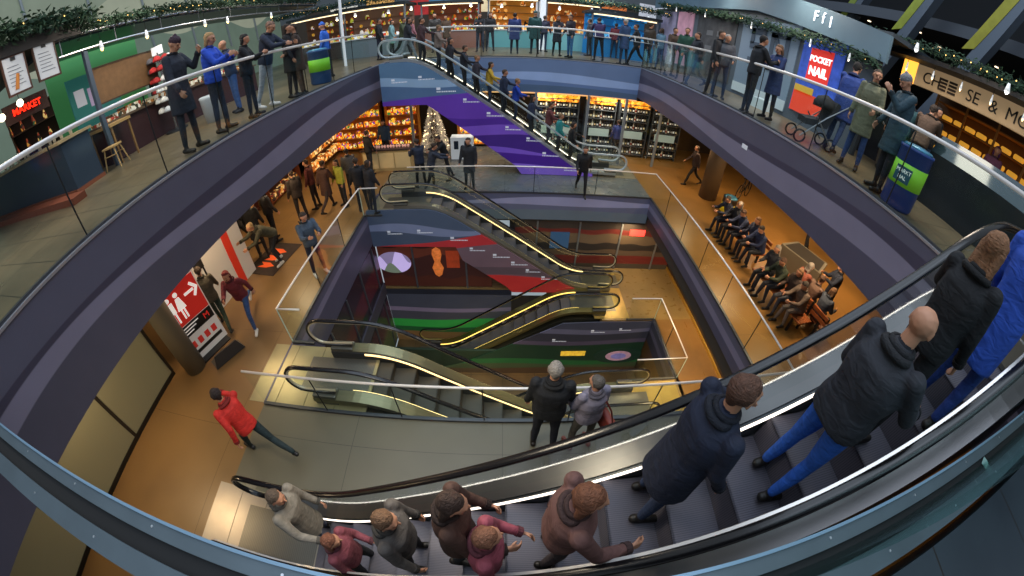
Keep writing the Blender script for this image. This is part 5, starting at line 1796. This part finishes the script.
# --- around the head of the upper escalator
for i, (px, py, f, lab, kw) in enumerate((
        (381, 60, -90, 'person in black waiting at the head of the upper escalator', dict(top='202024', bot='23263a', height=1.76)),
        (393, 56, -90, 'person in a pale teal coat behind the head of the upper escalator', dict(top='7fa6a8', bot='2a3038', fem=True, hk='bob', height=1.7, coat='coat')),
        (404, 58, -100, 'person in an olive jacket about to step on the upper escalator', dict(top='4a5238', bot='26282e', height=1.76, pose='walk')),
        (413, 52, -60, 'person with a pink scarf among the crowd at the escalator head', dict(top='a8707a', bot='2a2a34', fem=True, hk='long', height=1.68)),
        (436, 53, 180, 'man in grey standing behind the back handrail left of the yellow hooded visitor', dict(top='43403c', bot='33363c', height=1.84)),
        (447, 50, 160, 'visitor in a brown coat behind the upper escalator rail', dict(top='5a4636', bot='2c2c30', height=1.78, coat='coat')),
        (480, 52, 175, 'slim person in black with light scarf at the back balustrade', dict(top='1e2026', bot='2c3446', fem=True, hk='bun', height=1.76, pose='talk')),
        (490, 51, 185, 'second slim person in black beside the one with the light scarf', dict(top='16171b', bot='1d222c', height=1.8, pose='stand2', fem=True, hk='long', hair='14100e')),
        (514, 54, 0, 'person in a navy blue padded coat seen from behind at the back balustrade', dict(top='2c3c74', bot='1e2230', height=1.74, coat='coat', girth=1.15)),
        (534, 54, 10, 'person in a dark green hooded coat at the back balustrade', dict(top='1f4a48', bot='1c2430', height=1.86, coat='coat', girth=1.15, hk='beanie', hair='1f4a48')),
        (543, 52, -30, 'person in a dark jacket half hidden by the dark green coat', dict(top='23263a', bot='22304a', height=1.74)),
        (556, 56, 190, 'woman in a short dark coat with black tights at the back balustrade', dict(top='2a2a34', bot='15161a', fem=True, hk='long', height=1.7, coat='coat', pose='talk')),
        (569, 58, 120, 'man in a dark jacket and blue jeans standing next to the woman in black tights', dict(top='2b2630', bot='3f74a8', height=1.78)),
        (597, 61, 0, 'person in a purple jacket leaning on the back balustrade', dict(top='3c2c58', bot='18191e', height=1.8, pose='rail', girth=1.1)),
        (588, 56, 60, 'person in grey behind the purple jacket', dict(top='474a52', bot='2a2d34', height=1.74)),
        (613, 58, -20, 'person in a dark red jacket among the crowd near the blue stall', dict(top='6a2a34', bot='24344a', height=1.7)),
        (622, 65, 30, 'grey haired person in a blue patterned coat near the blue stall', dict(top='2f4a72', bot='2c3a52', height=1.82, hair='b8b0a8', coat='coat')),
        (634, 66, 80, 'person in black pushing toward the blue stall', dict(top='1c1d22', bot='1f2026', height=1.76, pose='walk')),
        (645, 68, -60, 'person in a brown leather jacket close to the back right corner', dict(top='3a3026', bot='22252c', height=1.84)),
        (657, 70, 20, 'person in a light blue jacket and jeans near the back right corner', dict(top='5a7f9a', bot='3c5a88', height=1.7, fem=True, hk='bob')),
        (668, 76, 200, 'visitor in a dark brown jacket in the crowd right of the corner', dict(top='4a3a30', bot='22242a', height=1.74)),
        (680, 80, 150, 'visitor in a green and black coat by the right handrail near the corner', dict(top='1f4a3c', bot='17181c', height=1.8)),
        (457, 46, 40, 'distant visitor in a red jacket in front of the produce stall', dict(top='a02a24', bot='26282c', height=1.74)),
        (527, 46, 40, 'distant visitor in a dark coat in front of the golden stall', dict(top='2a2a30', bot='26282c', height=1.76)),
        (370, 52, 60, 'distant visitor in a white jacket by the red and white stall', dict(top='c8c8c8', bot='30323a', height=1.7)),
        (356, 54, -60, 'distant visitor in a maroon jacket left of the white jacket', dict(top='5a2028', bot='30323a', height=1.76)))):
    P0(px, py, f, lab, **kw)
# --- right walkway of the top level
P0(709, 96, -150, 'person in a black coat among blurred visitors beside the fabric panel', top='1b1d22', bot='1d2026', height=1.8, pose='stand')
P0(716, 98, 160, 'grey blurred visitor beside the one in the black coat', top='4a4e56', bot='2b3a56', hair='a8a098', height=1.74, pose='stand2')
P0(692, 86, 90, 'visitor in a dark jacket and jeans walking by the pale pink panel', top='22262e', bot='2e3e5c', height=1.74, pose='walk')
P0(744, 114, -95, 'man in a black jacket talking to the woman in the navy coat', pose='talk', top='181b22', bot='1a1e28', hair='1a1512', height=1.84, hi=True)
P0(765, 119, 100, 'woman in a navy coat with white scarf holding papers, facing the man in black', pose='talk', top='223462', bot='141821', hair='6a4a30', hk='bob', fem=True, height=1.76, coat='coat', hi=True)
t = thing('white_scarf', 'white scarf worn by the woman in the navy coat', 'scarf', onz(765, 119, 0))
MB().lathe([(.06, 1.42), (.095, 1.45), (.09, 1.5), (.06, 1.53)], seg=14).build('cloth', mat('e4e6ea', .8), t, True)
P0(829, 151, -65, 'man in a royal blue coat pushing a black baby buggy', pose='push', top='243f86', bot='22345c', hair='1a1614', height=1.92, hi=True, girth=1.12, coat='coat')
P0(847, 167, 120, 'woman in an olive khaki parka and blue jeans next to the blue coat', pose='stand2', top='6f7058', bot='2f4a7e', hair='3a2a20', fem=True, height=1.82, coat='coat', hi=True, hk='bun')
P0(873, 190, 70, 'woman with grey hat in a dark teal parka and red skirt by the right balustrade', pose='phone', top='2c4652', bot='181820', hair='8a8a8c', hk='beanie', fem=True, height=1.86, coat='coat', hi=True)
P0(908, 186, 160, 'man in a black jacket and light jeans behind the blue oil drum bin', pose='stand', top='1c1e24', bot='5a7cae', hair='2a2422', height=1.78)
person((7.35, 4.9, 0), -60, 'person in a dark teal jacket bending over the goods at the right', pose='rail', top='234a52', bot='20242c', height=1.74)
person((7.2, 4.35, 0), -70, 'person in a brown coat at the cheese counter', pose='rail', top='5a4434', bot='24262c', height=1.76)
person((7.9, 5.4, 0), -50, 'person in a dark coat next to the brown coat at the cheese counter', pose='stand', top='22242c', bot='24262c', height=1.8)
person((9.8, 3.9, 0), 90, 'cheese seller with a purple headscarf behind the glass counter', pose='stand2', top='5a2f48', bot='24262c', hair='5a2f6a', hk='bob', fem=True, height=1.74)
# --- riders of the upper escalator
def on_step(x, off=0.0):
    return L0 + P1(x + 2.98 + 0.0) + off


E1R = [(-3.5, .3, 'walk', '2a2c34', '8a98a0', 'white topped rider just entering the upper escalator', 1.72), (-2.9, -.2, 'ride', '4a3236', '22242a', 'rider in a maroon jacket near the top of the upper escalator', 1.74),
       (-2.4, .22, 'ride2', '8a7a70', '2a2c34', 'rider in a taupe coat high on the upper escalator', 1.7), (-1.95, -.2, 'ride', '1c1e26', '1c1e26', 'rider dressed all in black on the upper third of the upper escalator', 1.8),
       (-1.5, .2, 'ride2', '2c3038', '23252c', 'rider in charcoal right behind the one all in black', 1.78), (-1.05, -.2, 'ride', '34303c', '202024', 'rider in a plum jacket on the upper escalator', 1.74),
       (-.6, .22, 'ride2', 'c9a232', '22304a', 'rider in a mustard yellow jacket on the upper escalator', 1.74), (-.1, -.2, 'ride', '1e2a44', '1c2230', 'rider in dark navy below the mustard jacket', 1.8),
       (.35, .2, 'ride2', '2246b4', '1e2a44', 'rider in a bright blue jacket half way down the upper escalator', 1.72), (.9, -.22, 'ride', '26304a', '23252c', 'rider in a slate jacket below the bright blue one', 1.76),
       (1.6, .2, 'ride2', '6a3a3c', '23252c', 'rider in a wine red jacket on the lower part of the upper escalator', 1.72), (1.95, -.2, 'ride', '2a8a8a', '1c1e26', 'rider in a turquoise top on the lower part of the upper escalator', 1.7),
       (2.5, .15, 'ride', '1a1b20', '1a1b20', 'rider in black near the foot of the upper escalator', 1.78)]
for i, (x, dy, ps, tp, bt, lab, h) in enumerate(E1R):
    person((x, 13.62 + dy, L0 + P1(round((x + 2.98 + .4) / .405) * .405 - .4 + .2) + 0), -90, lab, pose=ps, top=tp, bot=bt, height=h, hair=('2a1f18', '4a3624', '8a6a48')[i % 3], fem=i % 3 == 0, hk='long' if i % 3 == 0 else 'short')
# --- middle level, far side
PM(580, 194, 175, 'dark dressed person walking past the foot of the upper escalator', pose='walk', top='16181d', bot='121318', height=1.78)
for px, py, f, lab, kw in (
        (365, 211, 30, 'person in black standing at the corner balustrade by the far escalator', dict(top='1b1c22', bot='1d212c', height=1.78)),
        (375, 213, -30, 'second person in black at the corner balustrade by the far escalator', dict(top='22242c', bot='23293a', height=1.74, fem=True, hk='bob')),
        (388, 160, 170, 'visitor in dark blue looking at the sweet shop shelves', dict(top='28405c', bot='20242c', height=1.78)),
        (372, 174, -40, 'visitor in black by the corner of the cream display counter', dict(top='1a1a1e', bot='20242c', height=1.76)),
        (422, 187, 40, 'person in dark blue in front of the silver tree', dict(pose='talk', top='232c40', bot='1b1d24', height=1.74)),
        (433, 191, -70, 'person in slate blue with tied back hair by the silver tree', dict(pose='push', top='2c3444', bot='1b1d24', height=1.7, fem=True, hk='bun')),
        (447, 180, 110, 'shopper in black right of the silver tree', dict(pose='rail', top='17181c', bot='1b1d24', height=1.72)),
        (470, 189, 170, 'person in a dark coat at the white counter', dict(top='22262e', bot='191b20', height=1.82, coat='coat')),
        (614, 158, 10, 'shopper in a blue jacket studying the wine shelves', dict(top='2a3a7a', bot='1c1e26', height=1.74)),
        (690, 185, 80, 'blurred person in brown walking at the far right corner of the middle level', dict(top='3c2c28', bot='201c1c', height=1.74, pose='walk'))):
    PM(px, py, f, lab, **kw)
# --- middle level, left
for px, py, f, lab, kw in (
        (321, 274, -130, 'man in a blue grey jacket and white shoes by the left balustrade', dict(top='4a5a6c', bot='1e2a44', height=1.78, shoes='d0d0d0', pose='talk', hi=True, hair='3a2c24')),
        (283, 262, 150, 'bending person in an olive jacket lifting a pink bag on the left', dict(top='4a4a3a', bot='1c1e24', height=1.76, pose='bend', hi=True, hair='c9a878', shoes='c8c8c4')),
        (265, 256, 20, 'person in a long black coat seen from behind in front of the dark shop', dict(top='17171a', bot='19191d', height=1.8, coat='coat')),
        (248, 250, -60, 'tall figure in black walking under the left fascia', dict(top='1a1a1d', bot='17171a', height=1.8, pose='walk')),
        (232, 262, 120, 'figure in black half hidden by the left fascia above the white wall board', dict(top='1c1a1a', bot='17171a', height=1.76)),
        (278, 240, -30, 'person in black behind the bending one', dict(top='1d1c1f', bot='1a1c22', height=1.78)),
        (331, 210, -20, 'person in a brown coat walking by the orange lit shop', dict(top='4a3028', bot='3a2c2a', height=1.78, pose='walk', coat='coat')),
        (346, 206, 150, 'person in a yellow green top by the orange lit shop', dict(top='a8a838', bot='2a2a2c', height=1.66, fem=True, hk='long')),
        (318, 208, 100, 'dark red dressed visitor in front of the left shop shelves', dict(top='5a2420', bot='2a2224', height=1.76)),
        (305, 222, 60, 'visitor in dark brown at the left shop shelves', dict(top='2e2420', bot='241f20', height=1.78)),
        (355, 196, 40, 'visitor in grey further back near the sweet shop', dict(top='5a5450', bot='2a2a2c', height=1.74)),
        (255, 322, -160, 'red haired woman in a burgundy jacket and blue jeans walking on the left', dict(top='6e2430', bot='2e4a7a', height=1.74, pose='stride', fem=True, hk='bob', hair='7a2226', hi=True, shoes='d8d4cc')),
        (228, 326, 40, 'person in dark green trousers walking just behind the burgundy jacket', dict(top='4a4438', bot='26382e', height=1.72, pose='walk'))):
    PM(px, py, f, lab, **kw)
person(onz(276, 452, L1) + Vector((-.1, .0, 0)), 72, 'person in a bright red jacket striding fast to the left across the open floor', pose='stride', top='c8281e', bot='1c2c2e', hair='2a1c18', height=1.76, hi=True, shoes='1a1a1a')
# the couple
person((.62, 2.6, L1), -8, 'tall grey haired man in a black jacket looking down over the near balustrade', pose='stand', top='16181d', bot='171c2c', hair='8d857c', height=1.95, hi=True, girth=1.15, coat='jacket', shoes='201a18')
person((1.17, 2.56, L1), 18, 'grey haired person in a pale grey jacket at the near balustrade', pose='stand2', top='8a8494', bot='5a564f', hair='5a544e', height=1.76, hi=True, girth=1.1, shoes='7a3a30', fem=True)
bag = thing('shoulder_bag', 'red brown leather shoulder bag worn by the person in pale grey', 'bag', (1.44, 2.5, L1 + .86), R(20))
MB().box(-.06, .06, -.15, .15, -.2, .12, .04).build('bag_body', mat('7a2c24', .5, noise=.2), bag, True)
MB().tube([(0, -.13, .1), (-.07, -.08, .4), (-.14, 0, .56), (-.07, .08, .4), (0, .13, .1)], .012, 6).build('strap', mat('6a241e', .5), bag)
# --- seated groups on the right
def seated(x, y, z, face, lab, tp, bt, i, ps='sit'):
    k = dict(pose=ps, top=tp, bot=bt, height=1.74, hair=('2a1f18', '8a8078', '4a3020', '6a4a30')[i % 4], fem=i % 2 == 1, hk=('short', 'long', 'short', 'bob')[i % 4])
    kb = (ps, i % 2 == 1, 1.0, False)
    r = person((x, y, z), face, lab, **k)
    return r


SEAT = [(6.95, 9.15, 90, '1b2238', '20222c', 'seated person in navy at the far end of the first bench'), (6.98, 8.75, 92, '22242c', '1a1c22', 'seated person in black, second from the far end of the first bench'),
        (7.02, 8.3, 88, '1f2a48', '23242c', 'seated person in dark blue in the middle of the first bench'), (7.08, 7.85, 90, '2a3048', '1c1e26', 'seated person in slate blue second from the near end of the first bench'),
        (7.12, 7.45, 92, '1a2a50', '20242c', 'seated person in a royal navy coat at the near end of the first bench'),
        (6.82, 6.45, 95, '23262e', '1d2026', 'seated man in a charcoal coat alone at the far end of the crowded bench'), (6.84, 5.95, 90, '2a3424', '20222c', 'seated person in dark green on the crowded bench'),
        (6.9, 5.5, 92, '3a2c28', '3a3c44', 'seated person in brown on the crowded bench'), (6.92, 5.05, 88, '5a4a40', '6a6058', 'seated person in taupe near the camera end of the crowded bench')]
for i, (x, y, f, a, b, lab) in enumerate(SEAT):
    seated(x + .05, y, L1, f, lab, a, b, i, 'sit' if i % 2 else 'sit2')
for i, (x, y, f, a, b, lab) in enumerate(((7.36, 5.75, -90, '8a4a3a', '2a2a30', 'seated person in rust red facing the right fascia'), (7.38, 5.25, -90, '6a5044', '34343a', 'seated person in a camel coat facing the right fascia'), (7.4, 4.8, -92, '3a4252', '24262c', 'seated person in grey blue facing the right fascia'))):
    seated(x, y, L1, f, lab, a, b, i + 1)
PM(815, 317, 60, 'woman in a dark blue coat standing beside the benches with her head turned', pose='talk', top='1c2438', bot='1a1c22', hair='6a4a32', hk='bob', fem=True, height=1.7, coat='coat')
PM(800, 250, 60, 'person in black bending by the grey planter box', pose='rail', top='1e2028', bot='1a1c22', height=1.74)
# --- riders of the large foreground escalator
FG = [(-2.42, .90, 'rider', '8d8578', '26324c', 'd8c0a0', '5a4a3c', 'grey haired rider in a pale taupe jacket, lowest on the foreground escalator', 'short', 1.78, 1.0),
      (-1.62, .55, 'stand2', '8a4650', '23242a', 'b0604a', '7a4a34', 'small rider with a dusty pink jacket just above the taupe jacket', 'bob', 1.58, 1.0),
      (-.92, .67, 'stand', '5a5450', '26242a', '5a4436', '6a4c34', 'rider in a brown grey coat with a fur collar, third from the foot', 'short', 1.74, 1.12),
      (-.36, .69, 'ride2', '4a3026', '22242c', '3a2418', '3a2418', 'rider in a dark brown coat with long brown hair in the lower middle', 'long', 1.70, 1.0),
      (-.12, .5, 'stand2', '9a4a58', '2a2a34', '8a5a40', '8a5a40', 'rider in a rose pink jacket beside the dark brown coat', 'short', 1.58, 1.05),
      (.42, .62, 'ride2', '6c4a44', '3a3034', '7a4a30', '7a4a30', 'rider in a reddish brown coat in the middle of the foreground escalator', 'bob', 1.72, 1.1),
      (1.15, .86, 'ride', '1a2238', '2a3a5a', '2a2420', '5a3a2a', 'rider in a dark navy coat in the right part of the foreground escalator', 'short', 1.76, 1.12),
      (1.98, .70, 'ride2', '2a2c34', '2a62c4', '1a1a1c', 'b58a72', 'bald broad rider in a charcoal coat and bright blue jeans', 'bald', 1.78, 1.2),
      (2.5, .76, 'ride', '121318', '14151a', '8a6040', '8a6040', 'rider in black with long fair brown hair near the top right', 'long', 1.66, 1.0),
      (3.0, .58, 'ride2', '2a52b8', '24408a', '2a2420', '2a2420', 'rider in a royal blue jacket at the right picture edge', 'short', 1.68, 1.0)]
for i, (x, y, ps, tp, bt, _a, hr_, lab, hk, h, g) in enumerate(FG):
    u = EFX - x
    k = round((u + .4 - .2) / .405)
    uc = -.4 + k * .405 + .2
    person((x, y, L0 + PF(uc)), -90, lab, pose=ps, top=tp, bot=bt, hair=hr_, hk=hk, height=h, girth=g, hi=True, coat='jacket' if i % 3 else 'coat', fem=i in (1, 3, 4, 8), group=None)
# ---------------------------------------------------------------- light
w = bpy.data.worlds.new('world')
sc.world = w
w.use_nodes = True
w.node_tree.nodes['Background'].inputs[0].default_value = (.78, .88, 1, 1)
w.node_tree.nodes['Background'].inputs[1].default_value = .38


def area(name, loc, size, power, col, rot=(0, 0, 0), sy=None):
    l = bpy.data.lights.new(name, 'AREA')
    l.energy = power
    l.color = col
    l.size = size
    if sy:
        l.shape = 'RECTANGLE'
        l.size_y = sy
    o = bpy.data.objects.new(name, l)
    COL.objects.link(o)
    o.location = loc
    o.rotation_euler = rot
    return o


def spot(name, loc, power, col, size=R(120), r=.08):
    l = bpy.data.lights.new(name, 'SPOT')
    l.energy = power
    l.color = col
    l.spot_size = size
    l.spot_blend = .8
    l.shadow_soft_size = r
    o = bpy.data.objects.new(name, l)
    COL.objects.link(o)
    o.location = loc
    return o


COOL = (.72, .84, 1)
WARM = (1, .62, .30)
area('hall_light', (0, 11, 12.5), 14, 1500, COOL, sy=22)
area('hall_light', (0, -3, 9), 10, 350, COOL)
for x, y, p in ((-6.4, 1.2, 60), (-6.3, 5.4, 70), (-6.6, 8.6, 90), (-9.5, 6.5, 60), (-6.2, 11.8, 80), (7.0, 5.2, 120), (7.2, 8.4, 120), (9.8, 6.5, 120), (7.4, 12.6, 80), (10, 10, 80)):
    area('lower_light', (x, y, -F0 - .03), .7, p * .62, (1, .72, .42))
for x in (-3, 0, 3):
    area('shop_fill', (x + 1.5, 15.2, -F0 - .03), .6, 40, (1, .82, .6))  # added to brighten the wine shelves, not a modelled fixture
for x, y, p in ((-7.2, 2.5, 50), (-6.8, 6.0, 60), (-6.6, 10, 60), (6.6, 4.5, 50), (6.6, 8.5, 50), (6.4, 12.5, 40)):
    area('walkway_fill', (x, y, 3.6), 1.0, p, (1, .84, .66))  # fill added to brighten the walkway floor, no fixture stands here
for x in (-3, 1, 4):
    area('walkway_fill', (x, 17.5, 3.6), 1.2, 60, (.9, .92, 1))
area('near_light', (-1.0, 1.9, -.4), 1.2, 45, (1, .86, .64), sy=.5)
for x, y, p in ((5.95, 1.2, 50), (5.95, 4.6, 50), (5.95, 8.0, 50), (4.6, 11.1, 26), (4.2, 5.0, 32)):
    area('basement_light', (x, y, L1 - 1.13), .5, p, (1, .72, .38))
area('deep_light', (-1, 7.0, L2 - .1), 1.0, 50, (1, .8, .5))
sc.view_settings.view_transform = 'Standard'
sc.view_settings.look = 'None'
sc.view_settings.exposure = 0.15
sc.cycles.transparent_max_bounces = 32
sc.cycles.max_bounces = 6
sc.cycles.use_denoising = True
sc.cycles.sample_clamp_indirect = 4
